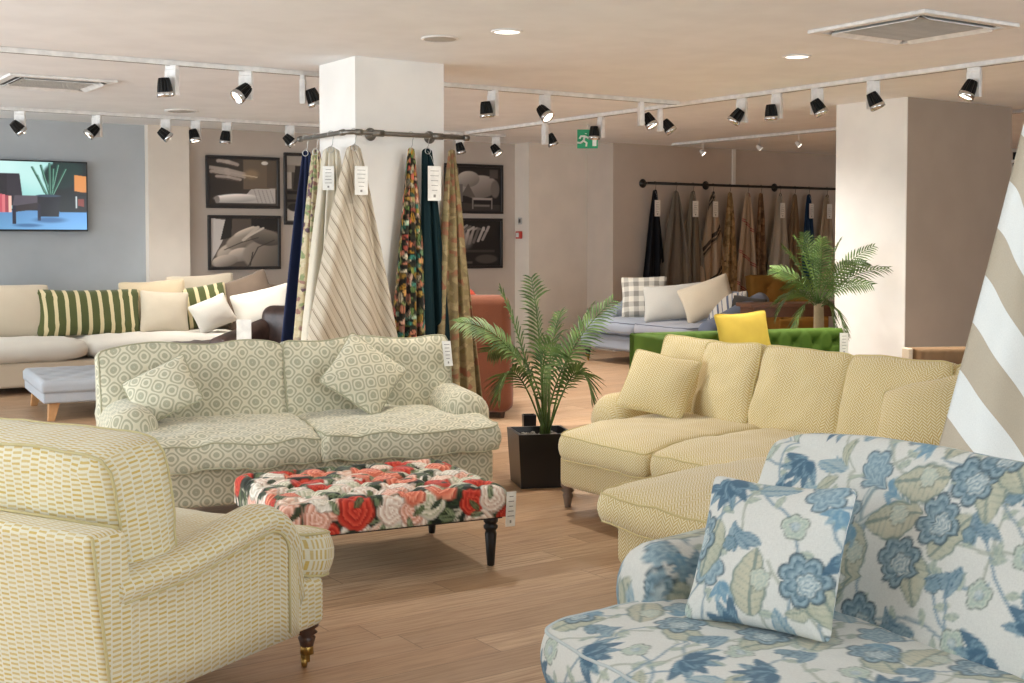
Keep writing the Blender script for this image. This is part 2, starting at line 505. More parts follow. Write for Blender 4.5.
def blue_linen(seed, trunks=(), K=1.12):
    def fn(U, V):
        U = U / K; V = V / K
        r = random.Random(seed)
        cv = Canvas(U, V, '#D2D3CD')
        u0, u1, v0, v1 = U.min(), U.max(), V.min(), V.max()
        for tr in trunks:
            tr = [(a / K, b / K) for a, b in tr]
            cv.line(tr, .013, '#8FA0A3'); cv.line([(a - .004, b) for a, b in tr], .004, '#C3C9C4')
        pts = jitter_grid(u0, u1, v0, v1, .142, r, .2)
        for n, (x, y) in enumerate(pts):        # twigs
            a = r.uniform(0, 6.28); p = [(x, y)]
            for k in range(9):
                a += r.uniform(-.32, .32); p.append((p[-1][0] + math.cos(a) * .03, p[-1][1] + math.sin(a) * .03))
            cv.line(p, .0042, r.choice(['#8597A0', '#A3A99C', '#7D93A0']), .85)
            for k in (3, 6):
                cv.leaf(p[k][0] + .015, p[k][1] + .012, .045, .02, a + r.choice((1, -1)), '#B3BBAA', '#7B8F8C', 1)
        for n, (x, y) in enumerate(pts):
            k = (n * 5 + seed) % 7; rot = r.uniform(0, 6.28)
            if k == 0:
                cv.leaf(x + .05, y - .03, .15, .09, rot + 2, '#B9B9A2', '#75857E', 4)
                cv.bloom(x, y, .068, rot, BL[3], '#98AEB6', 7)
                cv.bloom(x + .012, y - .008, .032, rot, '#4F6F80', '#D8DDD8', 5)
            elif k == 1:
                cv.cluster(x, y, .10, rot, '#45647A', '#7E9AA6', 6)
            elif k == 2:
                cv.leaf(x, y, .17, .105, rot, '#BDBAA2', '#72837D', 4)
                cv.bloom(x + .02, y + .01, .03, rot, '#8FA6A3', '#CFCFBD', 6)
            elif k == 3:
                cv.bloom(x, y, .036, rot, '#8AA39C', '#C7CDBE', 5, .25)
                cv.bloom(x, y, .014, rot, '#5E8397', '#D8D9D2', 5, .2)
            elif k == 4:
                cv.bloom(x, y, .058, rot, BL[1], '#A4B8BF', 6, .35)
                cv.cluster(x + .05, y - .04, .06, rot + 1, '#6E93A8', '#98AEB6', 4)
            elif k == 5:
                for q in (-1, 0, 1): cv.leaf(x + .02 * q, y, .085, .032, rot + q * .5, '#8CA3AC', '#45647A', 1)
                cv.bloom(x - .03, y - .02, .022, rot, '#4F6F80', '#8CA3AC', 5)
            else:
                cv.leaf(x, y, .11, .055, rot, '#9FB0B4', '#5E8397', 5); cv.leaf(x + .04, y + .05, .08, .04, rot + 1.4, '#B9B9A2', '#75857E', 3)
        return cv.C
    return fn
def rose_print(seed, p=.075):
    def fn(U, V):
        r = random.Random(seed); cv = Canvas(U, V, '#2A3026')
        b = (U.min(), U.max(), V.min(), V.max())
        for x, y in jitter_grid(*b, .05, r):
            cv.leaf(x, y, .09, .042, r.uniform(0, 6.28), r.choice(['#5C6B45', '#39482F', '#D9D2BE', '#7C8A66', '#1E221C']), '#20281C', 2)
        pal = [('#C93A28', '#8E1E18', '#DE6048'), ('#E6DCCB', '#A89C86', '#F7F2E8'), ('#DDD2BC', '#8E9470', '#F2EBDC'), ('#E9CBB4', '#C58E74', '#F6EBDD'), ('#EBDCCB', '#B7917A', '#FBF6EC'), ('#E0785A', '#A8402F', '#F3B091'), ('#E8B49C', '#B86C54', '#F8E2D2')]
        for n, (x, y) in enumerate(jitter_grid(*b, p, r, .3)):
            if r.random() < .26: continue
            q = r.choice(pal); cv.rose(x, y, r.uniform(.55, .85) * p, r.uniform(0, 6.28), *q)
        for x, y in jitter_grid(*b, .13, r):
            cv.leaf(x, y, .07, .03, r.uniform(0, 6.28), r.choice(['#66754C', '#2F3B28', '#8F9C74']), '#1E261A', 2)
        return cv.C
    return fn
def print_grid(name, w, h, nx, ny, fn, mat, parent, y=0., z0=0.):
    V = []; F = []; UV = []
    for j in range(ny + 1):
        for i in range(nx + 1): V.append(((i / nx - .5) * w, y, z0 + j / ny * h))
    for j in range(ny):
        for i in range(nx):
            a = j * (nx + 1) + i; F.append((a, a + 1, a + nx + 2, a + nx + 1))
            UV.append([(i / nx, j / ny), ((i + 1) / nx, j / ny), ((i + 1) / nx, (j + 1) / ny), (i / nx, (j + 1) / ny)])
    o = mesh_obj(name, V, F, mat, parent, uv=UV, smooth=False)
    def g(U, Vv):
        cv = Canvas(U, Vv, '#222222'); fn(cv); return np.clip(cv.C, 0, 1)
    paint(o, g, .6); return o

# ------------------------------------------------------------------ furniture pieces
def turned_leg(parent, x, y, h, mat, r=.028, caster=True, name='leg'):
    c = .055 if caster else 0
    prof = [(r * .55, c), (r * .62, c + (h - c) * .12), (r * .8, c + (h - c) * .35), (r * .95, c + (h - c) * .5), (r * .7, c + (h - c) * .58), (r * 1.15, c + (h - c) * .66), (r * .8, c + (h - c) * .76), (r * 1.25, c + (h - c) * .86), (r * 1.25, h), (r, h + .02)]
    o = lathe(name, prof, mat, parent, 16, loc=(x, y, 0))
    if caster:
        lathe('castor_cup', [(r * .5, .05), (r * .75, .052), (r * .7, .085), (r * .55, .088)], 'brass', o, 14)
        w = lathe('castor_wheel', [(.01, -.011), (.021, -.009), (.023, 0), (.021, .009), (.01, .011)], 'brass', o, 16, loc=(.012, 0, .023), rot=(0, PI / 2, R(40)))
        box('castor_fork', (-.006, -.012, .02), (.02, .012, .056), 'brass', o, .003)
    return o
def taper_leg(parent, x, y, h, mat, s=.03, splay=(0, 0), name='leg'):
    bm = bmesh.new(); vs = add_box(bm, (-s, -s, 0), (s, s, h), .004, 1)
    for v in bm.verts:
        t = v.co.z / h; k = .62 + .38 * t
        v.co.x = v.co.x * k - splay[0] * (1 - t); v.co.y = v.co.y * k - splay[1] * (1 - t)
    return bm_obj(name, bm, mat, parent, loc=(x, y, 0), smooth=False)
def howard_arm(parent, side, xo, w, yb, yf, z0, zt, mat, rr=.11, bulb=.1, roll=.03, back_up=0., name='arm'):
    """side=-1 left / +1 right, xo outer |x|; rounded roll-over arm with a soft round front"""
    xc = xo - w / 2; rings = []; us = []
    def sec(y, sc, zs=1.):
        t = (y - yf) / (yb - yf); zz = zt + back_up * t
        P = []
        zc = zz - rr
        for k in range(4): P.append((xc - w / 2, z0 + (zc - z0) * k / 4))
        for k in range(13):
            a = PI - PI * k / 12
            P.append((xc + math.cos(a) * (w / 2 + (roll if k > 6 else 0)), zc + math.sin(a) * rr))
        for k in range(1, 5):
            a = k / 5 * PI / 2
            P.append((xc + w / 2 + roll * math.cos(a) - .01 * math.sin(a), zc - rr * .75 * math.sin(a)))
        for k in range(4): P.append((xc + w / 2 - .01, z0 + (zc - rr * .75 - z0) * (1 - k / 3)))
        zm = z0 + (zz - z0) * .45
        return [(side * (xc + (x - xc) * sc), y, zm + (z - zm) * (sc ** .8)) for x, z in P]
    n = 12
    for j in range(n + 1):
        y = yb + (yf - yb) * j / n; rings.append(sec(y, 1)); us.append(y)
    for j in range(1, 9):
        a = j / 8 * PI / 2
        P = sec(yf, max(.02, math.cos(a)) ** .75)
        rings.append([(x, yf - bulb * math.sin(a), z) for x, _, z in P]); us.append(yf - bulb * a * 1.1)
    if side < 0: rings = [r[::-1] for r in rings]
    rings = [r[::-1] for r in rings]
    o = loft(name, rings, us, mat, parent)
    for r_ in rings: pass
    return o
def base_box(parent, w, y0, y1, z0, z1, mat, bevel=.025, name='base'):
    return box(name, (-w / 2, y0, z0), (w / 2, y1, z1), mat, parent, bevel, 3)
def back_frame(parent, w, yb, th, z0, z1, mat, lean=.08, bevel=.06, name='back_frame', step=None):
    bm = bmesh.new(); add_box(bm, (-w / 2, yb - th, z0), (w / 2, yb, z1), bevel, 5)
    for v in bm.verts: v.co.y += lean * (v.co.z - z0) / (z1 - z0) - lean
    return bm_obj(name, bm, mat, parent, wn=True)
def tufted(name, w, h, d, nx, ny, depth, mat, parent, btn=None, loc=(0, 0, 0), rot=(0, 0, 0), step=.012, round_=.03):
    """diamond buttoned panel lying flat: top surface z up, w along x, h along y"""
    gx = max(8, int(w / step)); gy = max(8, int(h / step))
    px = w / nx; py = h / ny; V = []; F = []; UV = []
    B = []
    for j in range(ny + 1):
        for i in range(nx + 1):
            x = -w / 2 + px * (i + (.5 if j % 2 else 0)); y = -h / 2 + py * (j + .0)
            if abs(x) < w / 2 - .03 and abs(y) < h / 2 - .02: B.append((x, y))
    if not B: B = [(0, 0)]
    BA = np.array(B); s = min(px, py) * .5
    for j in range(gy + 1):
        for i in range(gx + 1):
            x = (i / gx - .5) * w; y = (j / gy - .5) * h
            dd = np.hypot(BA[:, 0] - x, BA[:, 1] - y).min()
            a = (x + w / 2) / px; b = (y + h / 2) / py
            cre = min(abs(((a - b / 2) % 1.0) - .5), abs(((a + b / 2) % 1.0) - .5))
            cre = (.5 - cre)
            pl = math.exp(-(min(abs(((a - b / 2 + .5) % 1) - .5), abs(((a + b / 2 + .5) % 1) - .5)) / .09) ** 2) * .35
            dip = math.exp(-(dd / s / .55) ** 2)
            e = min(w / 2 - abs(x), h / 2 - abs(y)); ed = min(1, max(0, e / round_)); ed = 1 - math.sqrt(max(0, 1 - (1 - ed) ** 2))
            z = d - depth * dip - depth * pl * .6 - ed * round_ * .8
            V.append((x, y, z))
    def vi(i, j): return j * (gx + 1) + i
    for j in range(gy):
        for i in range(gx):
            F.append((vi(i, j), vi(i + 1, j), vi(i + 1, j + 1), vi(i, j + 1)))
    per = [vi(i, 0) for i in range(gx)] + [vi(gx, j) for j in range(gy)] + [vi(i, gy) for i in range(gx, 0, -1)] + [vi(0, j) for j in range(gy, 0, -1)]
    n = len(per); NR = max(1, int((d - round_) / step)); o0 = len(V); prev = per
    for rr in range(1, NR + 1):
        cur = list(range(len(V), len(V) + n))
        for q in per: V.append((V[q][0], V[q][1], V[q][2] * (1 - rr / NR)))
        for k in range(n): F.append((prev[k], cur[k], cur[(k + 1) % n], prev[(k + 1) % n]))
        prev = cur
    for f in F:
        q = []
        for i in f:
            x, y, z = V[i]
            if f[1] >= o0:
                zz = d - z - round_ * .8
                if abs(y) > h / 2 - 1e-4: q.append((x, y + sgn(y) * zz))
                else: q.append((x + sgn(x) * zz, y))
            else: q.append((x, y))
        UV.append(q)
    F.append(tuple(reversed(prev))); UV.append([(V[i][0] + 3, V[i][1]) for i in F[-1]])
    o = mesh_obj(name, V, F, mat, parent, uv=UV, loc=loc, rot=rot)
    if btn:
        b0 = None
        for x, y in B:
            if b0 is None:
                b0 = lathe('button', [(.002, -.004), (.012, -.003), (.014, .001), (.009, .006), (.001, .008)], btn, o, 10)
                b0.location = (x, y, d - depth)
            else:
                b = b0.copy(); COL.objects.link(b); b.parent = o; b.location = (x, y, d - depth)
    return o
def scatter(label, w, h, mat, loc, yaw=0., tilt=-.3, roll=0., pipe=None, thick=.15, group=None, name='scatter_cushion', seed=1, pinch=.07, **k):
    kw = dict(edge=.06, a=2.0, b=.55, plan=14, bulge=0., pinch=pinch, n=22, nz=2, wr=.006, seed=seed); kw.update(k)
    o = cushion(name, w, h, thick, mat, None, loc=loc, rot=(tilt, 0, yaw), stand=True, roll=roll, pipe=pipe, pipe_r=.004, both=False, **kw)
    return tag(o, label, 'cushion', group)
def price_tag(parent, loc, rot=(0, 0, 0), w=.075, h=.16, name='price_tag', label='white price tag', string=0.):
    bm = bmesh.new(); add_box(bm, (-w / 2, -.0012, -h), (w / 2, .0012, 0), .0008, 1)
    o = bm_obj(name, bm, 'card', parent, smooth=False, loc=loc, rot=rot)
    if label: o['label'] = label
    V = []; F = []
    bm = bmesh.new()
    rr = random.Random(int(abs(loc[0]) * 100) + 3)
    for k in range(5):
        z = -h * (.14 + .14 * k); l = w * rr.uniform(.2, .34)
        add_box(bm, (-l, -.0022, z - .0018), (l, -.0012, z + .0018))
    add_box(bm, (-w * .08, -.0022, -h * .9), (w * .08, -.0012, -h * .82))
    bm_obj('printed_lines', bm, 'tag_ink', o, smooth=False)
    return o

# ------------------------------------------------------------------ plants
def frond(parent, base, mid, tip, n=24, L=.17, wd=.011, mat='palm_leaf', start=.2, seed=0, droop=.3, name='frond', twist=0.):
    r = random.Random(seed); base, mid, tip = Vector(base), Vector(mid), Vector(tip)
    def B(t): return base * (1 - t) ** 2 + mid * 2 * t * (1 - t) + tip * t * t
    def T(t): return ((mid - base) * (1 - t) + (tip - mid) * t).normalized()
    N = 16; pts = [B(i / N) for i in range(N + 1)]
    V, F = tube_geo(pts, [.006 * (1 - .8 * i / N) + .001 for i in range(N + 1)], 5)
    up = Vector((0, 0, 1))
    for i in range(n):
        t = start + (1 - start) * (i + .5) / n
        p = B(t); tg = T(t); sd = tg.cross(up)
        sd = sd.normalized() if sd.length > .15 else Vector((1, 0, 0)).cross(tg).normalized()
        nr = sd.cross(tg).normalized()
        sd, nr = sd * math.cos(twist) + nr * math.sin(twist), nr * math.cos(twist) - sd * math.sin(twist)
        prof = math.sin(PI * (.12 + .80 * (t - start) / (1 - start))) ** .7
        for s in (-1, 1):
            l = L * prof * r.uniform(.88, 1.08)
            fw = .45 + .6 * t
            d = (tg * fw + sd * s * 1.0 + nr * r.uniform(.05, .3)).normalized()
            wv = (tg - d * tg.dot(d)).normalized() * wd * (.5 + .5 * prof)
            q = []
            for k, (a, ww) in enumerate(((0, .35), (.3, 1.), (.65, .8), (1., .05))):
                c = p + d * l * a + Vector((0, 0, -droop * l * a * a))
                q.append(c - wv * ww * .5 + nr * .0); q.append(c + nr * wd * .25 * (-1 if ww > .1 else 0)); q.append(c + wv * ww * .5)
            o = len(V); V += q
            for k in range(3):
                F.append((o + k * 3, o + k * 3 + 1, o + k * 3 + 4, o + k * 3 + 3)); F.append((o + k * 3 + 1, o + k * 3 + 2, o + k * 3 + 5, o + k * 3 + 4))
    uv = [[(V[i].x, V[i].z) for i in f] for f in F]
    return mesh_obj(name, V, F, mat, parent, uv=uv)

# ------------------------------------------------------------------ hanging cloth
def hanging_cloth(name, label, L, wt, wb, mat, top, yaw=0., shift=0., folds=4, amp=.035, hem=None, group=None, seed=0, tagpos=None, cat='fabric', rail_dz=.09, ring=True, nx=60, nz=50, paint_fn=None, uvw=None, fullness=1.25, power=.85, ring_mat='hook_steel', round_top=.25, depth=0.):
    """fabric length hung by one point: narrow at the hook, spreading towards the hem. root = hook point"""
    r = random.Random(seed); root = thing(name, label, cat, top, yaw, group)
    ph = r.uniform(0, 6.28); ph2 = r.uniform(0, 6.28)
    V = []; F = []; UV = []
    hem = hem or (lambda u: 0.)
    for j in range(nz + 1):
        t = j / nz
        w = wt + (wb - wt) * t ** power; sh = shift * t
        for i in range(nx + 1):
            u = i / nx; s = u - .5
            am = amp * min(1, t * 3 + .25) * (.5 + .5 * t)
            fo = math.sin(2 * PI * folds * u + ph + 1.2 * math.sin(t * 1.5)) + .45 * math.sin(2 * PI * folds * 1.7 * u + ph2 + t * 2)
            x = sh + s * w + .35 * am * math.cos(2 * PI * folds * u + ph)
            y = am * fo - depth * t * (1 - (2 * s) ** 2)
            zt = -round_top * wt * (2 * s) ** 2 * (1 - t)
            z = -L * t + zt - hem(u) * t
            V.append((x, y, z))
    for j in range(nz):
        for i in range(nx):
            a = j * (nx + 1) + i; F.append((a, a + nx + 1, a + nx + 2, a + 1))
            def c(i, j):
                t = j / nz; w = (uvw or wb) * fullness
                return ((i / nx - .5) * w * (.35 + .65 * t), -t * L)
            UV.append([c(i, j), c(i, j + 1), c(i + 1, j + 1), c(i + 1, j)])
    cl = mesh_obj('cloth', V, F, mat, root, uv=UV)
    so = cl.modifiers.new('thick', 'SOLIDIFY'); so.thickness = .003; so.offset = 0
    if paint_fn: paint(cl, paint_fn)
    # hook: up and over the rail
    q = [(0, 0, -.03)] + [(0, 0, rail_dz * f) for f in (0., .3, .6)]
    q += [(.024 * math.sin(a) , 0, rail_dz + .024 * (1 - math.cos(a)) - .0) for a in (R(20), R(50), R(80), R(120), R(160), R(200), R(240))]
    q = [(0, 0, -.03), (0.0, 0, 0.0), (.012, 0, .02), (.012, 0, rail_dz * .5), (.024, 0, rail_dz)] + [(.024 * math.cos(a), 0, rail_dz + .024 * math.sin(a)) for a in [R(20 * k) for k in range(1, 11)]]
    tube('hook', q, .0028, ring_mat, root, 6)
    if ring:
        tube('ring', [(.022 * math.cos(a), -.012, -.02 + .022 * math.sin(a)) for a in [2 * PI * k / 14 for k in range(14)]], .003, ring_mat, root, 6, closed=True)
    if tagpos:
        x, z, w, h = tagpos
        y = -amp - .02
        tube('tag_string', [(0, -.01, -.02), (x * .5, y * .7, z * .5), (x, y, z)], .0012, 'card', root, 4)
        price_tag(root, (x, y, z), (0, 0, R(r.uniform(-3, 3))), w, h, 'sample_tag')
    return root
WORLD_ST = 4.9
EXPOSURE = 0.45
# ================================================================== MATERIALS
def wall_mat(name, c, rough=.9):
    m = M(name, rough, spec=.25, coords='Object')
    n = m.noise(3, 3, .5); f = m.noise(90, 2, .5)
    m.color(m.mix(n.sstep(.3, .7), tuple(v * .975 for v in hexv(c)), c)); m.bump(f, .12, .002); MT[name] = m.mat
wall_mat('wall_cool_light', '#B1B6B9'); wall_mat('wall_warm_light', '#BDB2A7'); wall_mat('wall_white', '#EDEAE4'); wall_mat('wall_beige', '#DDD3C6')
wall_mat('wall_stone', '#C4B8AB'); wall_mat('wall_mink', '#A89B8D'); wall_mat('ceiling_paint', '#EEEFF0')
# oak plank floor
m = M('oak_floor', .42, spec=.45, coords='Object')
W_, L_ = .19, 1.35
row = (m.v / W_).floor()
off = m.white(m.vec(row, 3.3)) * L_
col = ((m.u + off) / L_).floor()
pid = m.white(m.vec(row, col))
pid2 = m.white(m.vec(row + 31.0, col * 1.7))
fu = ((m.u + off) / L_).frac(); fv = (m.v / W_).frac()
vec = m.vec(m.u + pid * 7.0, m.v + pid2 * 5.0)
g1 = m.noise(9, 6, .62, vec, stretch=(.35, 7, 1)); g2 = m.noise(30, 4, .6, vec, stretch=(.25, 9, 1)); g3 = m.noise(2.2, 3, .6, vec, stretch=(.5, 2.5, 1))
base = m.ramp(pid, [(0, '#BF9D7A'), (.3, '#B59270'), (.55, '#C5A584'), (.8, '#AA8A6A'), (1, '#C9AC8C')])
dark = m.ramp(pid2, [(0, '#987658'), (.5, '#A27F60'), (1, '#917256')])
c1 = m.mix(g1.sstep(.38, .68), base, dark)
c2 = m.mix(g2.sstep(.5, .72) * .45, c1, '#7C5B41')
c3 = m.mix(g3.sstep(.45, .75) * .3, c2, '#C9AE92')
seam = ((fv - .5).abs() > .49).max((fu - .5).abs() > .4985)
m.color(m.mix(seam * .55, c3, '#4A3526'))
m.bump(g1 * .3 + g2 * .3 - seam * .6, .18, .002)
ro = g2 * .18 + .33; m.nt.links.new(ro.k, m.b.inputs['Roughness']); MT['oak_floor'] = m.mat

def tri(x): return (x.frac() - .5).abs() * 2.0
# 1 medallion trellis weave
def medallion(name, ca, cb, p=.078):
    m = M(name, .85, spec=.25)
    a = (m.u * (2 * PI / p)).cos(); b = (m.v * (2 * PI / p)).cos()
    f = a + b                       # 2 at centres, -2 at the offset centres
    g = f.abs()
    d = (m.u * (2 * PI / p)).abs()
    ring = ((f * 5.2 + .6).cos()).sstep(-.25, .25)
    k = ring
    c = m.mix(k, ca, cb)
    m.linen(c, .1, .25); m.sheen(.25); MT[name] = m.mat
medallion('medallion_weave', '#A3A18A', '#CCC5AC', .108)
fabric('medallion_piping', '#A7A489', amount=.05)
# 2 dashes
m = M('dash_weave', .85, spec=.25)
colw = .037; rowp = .0155
cu = (m.u / colw); ci = cu.floor(); fu = cu.frac()
j = m.white(m.vec(ci, 5.0))
vv = (m.v / rowp) + ci * .5 + (m.noise(12, 2) - .5) * .5
ri = vv.floor(); fr = vv.frac()
rj = m.white(m.vec(ci, ri))
k = (fr.sstep(.12, .22) - fr.sstep(.58, .68)) * ((fu > .07) * (fu < .93))
k = k * (rj * .35 + .65)
c = m.mix(k, '#D4CEB6', '#C2A65A')
m.linen(c, .1, .25); m.sheen(.2); MT['dash_weave'] = m.mat
fabric('dash_piping', '#BFB284', amount=.05)
# 3 yellow fret
m = M('fret_weave', .85, spec=.25)
p = .044
zz = tri(m.u / p) * (p * .5)
col_ = (m.u / (p * .5)).floor()
st = ((m.v + zz + col_ * .0055) / .0155).frac()
k = (st > .5)
gap = ((m.u / (p * .5)).frac() - .5).abs() > .44
k = k.max(gap * .6)
c = m.mix(k, '#DED4B2', '#BFA566')
m.linen(c, .1, .25); m.sheen(.25); MT['fret_weave'] = m.mat
fabric('fret_piping', '#C9B884', amount=.05)
# printed cloths (their design is on the cloth's own mesh)
for nm, sh in (('blue_linen_print', .15), ('rose_print', .1), ('blossom_print', .1)):
    m = M(nm, .85, spec=.2); m.linen(m.attr(), .12, .25); m.sheen(sh); MT[nm] = m.mat
fabric('blue_linen_piping', '#B9C2C2', amount=.05); 
m = M('photo_print', .35, spec=.4); m.color(m.attr()); MT['photo_print'] = m.mat
m = M('screen', .2, spec=.5); m.color('#050505'); m.emit(m.attr(), 1.0); MT['screen'] = m.mat
fabric('cream_linen', '#BFB39E'); fabric('cream_linen_light', '#CAC4B8'); fabric('sand_linen', '#C6B496'); fabric('oat_linen', '#BFB09A')
fabric('grey_linen', '#A9ADB2'); fabric('mid_grey_wool', '#8E9097'); fabric('blue_grey_wool', '#8C929C'); fabric('light_grey_wool', '#B3B0A8')
fabric('slate_wool', '#5B6272'); fabric('rust_chenille', '#70412C', amount=.35); fabric('red_velvet', '#A8412C')
fabric('brown_taupe', '#6E5E50', amount=.3); fabric('charcoal_wool', '#3A3632')
def velvet(name, c, sheen=.8, tint=None):
    m = M(name, .75, spec=.15); n = m.noise(5, 2, .5); q = m.noise(180, 2, .6)
    m.color(m.mix(n.sstep(.2, .8), tuple(v * .92 for v in hexv(c)), c)); m.bump(q, .12, .001); m.sheen(sheen, tint or c); MT[name] = m.mat
velvet('green_velvet', '#475F20', .3); velvet('navy_velvet', '#242C48', .5); velvet('bottle_velvet', '#10262A', .4)
velvet('yellow_velvet', '#C0A545', .3); velvet('mustard_velvet', '#85602A', .3); velvet('brown_velvet', '#7C6145', .6)
velvet('black_velvet', '#191A1E', .3); velvet('blue_velvet', '#1D3450', .5)
# stripes
def stripe_mat(name, stops, p, angle=0., amount=.12):
    """stops: list of (end position 0..1, colour) along one repeat p"""
    m = M(name, .88, spec=.2)
    c, s = math.cos(angle), math.sin(angle)
    f = ((m.u * c + m.v * s) / p).frac()
    n = m.nt.nodes.new('ShaderNodeValToRGB'); n.color_ramp.interpolation = 'CONSTANT'
    m.nt.links.new(f.k, n.inputs[0]); el = n.color_ramp.elements
    while len(el) < len(stops): el.new(.5)
    pos = 0.
    for e, (q, cc) in zip(el, stops): e.position = pos; e.color = rgba(cc); pos = q
    m.linen(n.outputs[0], amount, .25); m.sheen(.15); MT[name] = m.mat
stripe_mat('green_stripe', [(.66, '#4F5530'), (1, '#CDBE96')], .115)
stripe_mat('ticking_bias', [(.1, '#867868'), (.16, '#C2B6A2'), (.2, '#94866F'), (.55, '#C6BBA8'), (.58, '#A0937F'), (1, '#BDB19D')], .085, R(38))
stripe_mat('wide_bias', [(.5, '#ADA28F'), (1, '#D6D8D4')], .36, R(57))
stripe_mat('navy_stripe_cotton', [(.2, '#5E6578'), (.5, '#C4BFB6'), (.6, '#6C7385'), (1, '#CFC9BE')], .12)
stripe_mat('red_line_linen', [(.03, '#8C3A38'), (.06, '#A58F78'), (.09, '#8C3A38'), (1, '#A8937B')], .42, R(60))
stripe_mat('dark_stripe_linen', [(.1, '#3A332C'), (.14, '#9A8771'), (.2, '#3A332C'), (.26, '#857460'), (1, '#A3907A')], .5, R(-62))
stripe_mat('fine_stripe_wool', [(.5, '#6D6558'), (1, '#7B7263')], .035)
fabric('drab_linen', '#8A7A66'); fabric('grey_brown_wool', '#6E665B'); fabric('flax_linen', '#A39078'); fabric('tobacco_linen', '#7A6248'); fabric('teal_velvet', '#16242C')
fabric('pale_ivory_linen', '#CFC8B6'); fabric('greige_linen', '#A99F90')
# gingham
m = M('gingham', .9, spec=.2); a = ((m.u / .13).frac() < .5); b = ((m.v / .13).frac() < .5)
m.linen(m.mix((a + b) * .5, '#DAD5C8', '#8D8981'), .12); MT['gingham'] = m.mat
# brocade-like cloths
def mottled(name, cols, scale=26, stretch=None, rand=1.):
    m = M(name, .85, spec=.2)
    w = m.noise(18, 2, color=True)
    vm = m.nt.nodes.new('ShaderNodeVectorMath'); vm.operation = 'MULTIPLY_ADD'
    m.nt.links.new(w, vm.inputs[0]); vm.inputs[1].default_value = (.06, .06, 0)
    m.nt.links.new(m.co, vm.inputs[2])
    v = m.voro(scale, rand, vm.outputs[0])
    sp = m.nt.nodes.new('ShaderNodeSeparateColor'); m.nt.links.new(v.outputs['Color'], sp.inputs[0])
    n = len(cols)
    c = m.ramp(sp.outputs[0], [(i / n, q) for i, q in enumerate(cols)], 'CONSTANT')
    d = E(m.nt, v.outputs['Distance'])
    c = m.mix(d.sstep(.35, .75) * .6, c, cols[0])
    m.linen(c, .12); MT[name] = m.mat
mottled('tapestry_leaf', ['#7A6A4C', '#8C7A58', '#94835F', '#82734F', '#8A5F48', '#8A7C58', '#9C8A66'], 26)
mottled('vine_print', ['#C4B896', '#CDC1A0', '#C9BC9A', '#9C7A70', '#8C9A70', '#D2C8AC', '#6E5862'], 34)
mottled('ochre_damask', ['#8C7350', '#9C835E', '#7A6444', '#A88E68'], 22)
mottled('brown_damask', ['#6A5038', '#7A5E44', '#5E4630', '#8A6C4E'], 24)
# solids
simple('card', '#E9E7E0', .7); simple('tag_ink', '#8B8882', .8); simple('white_plastic', '#E4E2DE', .45); simple('black_metal', '#1C1B1A', .45, .6)
simple('steel_pipe', '#7F7B74', .38, .85); simple('dark_pipe', '#3A3632', .45, .7); simple('hook_steel', '#B9B7B2', .3, .9); simple('chrome', '#C9C9C9', .15, 1.)
simple('brass', '#A8874A', .3, .9); simple('black_wood', '#120F0E', .28); simple('dark_wood', '#4A3022', .4); simple('grey_wood', '#7C6A5C', .5); simple('oak_leg', '#C08F5E', .5); simple('walnut', '#5A3A26', .45)
simple('frame_black', '#211A18', .4); simple('tv_black', '#0B0C0E', .3); simple('pot_black', '#17171A', .3); simple('basket', '#9A6F44', .8); simple('trunk', '#8C7A5C', .9)
simple('red_plastic', '#B8352A', .4); simple('grey_plastic', '#A9A7A2', .5); simple('sign_green', '#1F9E6E', .5); simple('sign_white', '#E8F0EA', .5); simple('dark_fabric', '#2B211E', .8)
simple('grille_grey', '#B7B2AA', .6); simple('slot_dark', '#5C544C', .7); simple('stem_green', '#6E8048', .6)
m = M('brown_leather', .4, spec=.5); n = m.noise(7, 4, .6); m.color(m.mix(n.sstep(.3, .7), '#2A1D19', '#4A3730')); m.bump(m.noise(120, 2), .2, .001); MT['brown_leather'] = m.mat
m = M('palm_leaf', .5, spec=.4); n = m.noise(11, 3, .6); m.color(m.mix(n.sstep(.35, .65), '#3F5828', '#6C8446')); m.b.inputs['Subsurface Weight'].default_value = 0; MT['palm_leaf'] = m.mat
m = M('palm_leaf_dark', .5, spec=.4); n = m.noise(9, 3, .6); m.color(m.mix(n.sstep(.35, .65), '#384E20', '#5E7636')); MT['palm_leaf_dark'] = m.mat
m = M('pebbles', .8); v = m.voro(38, 1., feature='F1'); sp = m.nt.nodes.new('ShaderNodeSeparateColor'); m.nt.links.new(v.outputs['Color'], sp.inputs[0]); m.color(m.ramp(sp.outputs[0], [(0, '#8A8880'), (.5, '#A8A59C'), (1, '#6C6A64')])); MT['pebbles'] = m.mat
def glow(name, c, st):
    m = M(name, .3); m.color(c); m.emit(c, st); MT[name] = m.mat
glow('lamp_glow', '#FFF4E2', 2.2); glow('lamp_glow_bright', '#FFF4E2', 9.); glow('downlight_glow', '#FFF6EA', 2.5)
m = M('window_glass', 0., spec=.5); m.b.inputs['Transmission Weight'].default_value = 1.; m.b.inputs['IOR'].default_value = 1.02; MT['window_glass'] = m.mat
m = M('dark_glass', .08, spec=.6); m.color('#15171A'); MT['dark_glass'] = m.mat
m = M('pavement', .9); m.color('#A9A7A3'); MT['pavement'] = m.mat
# ================================================================== ROOM
CH = 2.80           # ceiling height
YB = 14.27          # wall with the pictures
X0, X1, Y0 = -2.6, 16.0, -3.2
struct(box('floor', (X0 - .3, Y0 - .3, -.1), (X1 + .2, YB + .2, 0), 'oak_floor'))
struct(box('ceiling', (X0 - .3, Y0 - .3, CH), (X1 + .2, YB + .2, CH + .15), 'ceiling_paint'))
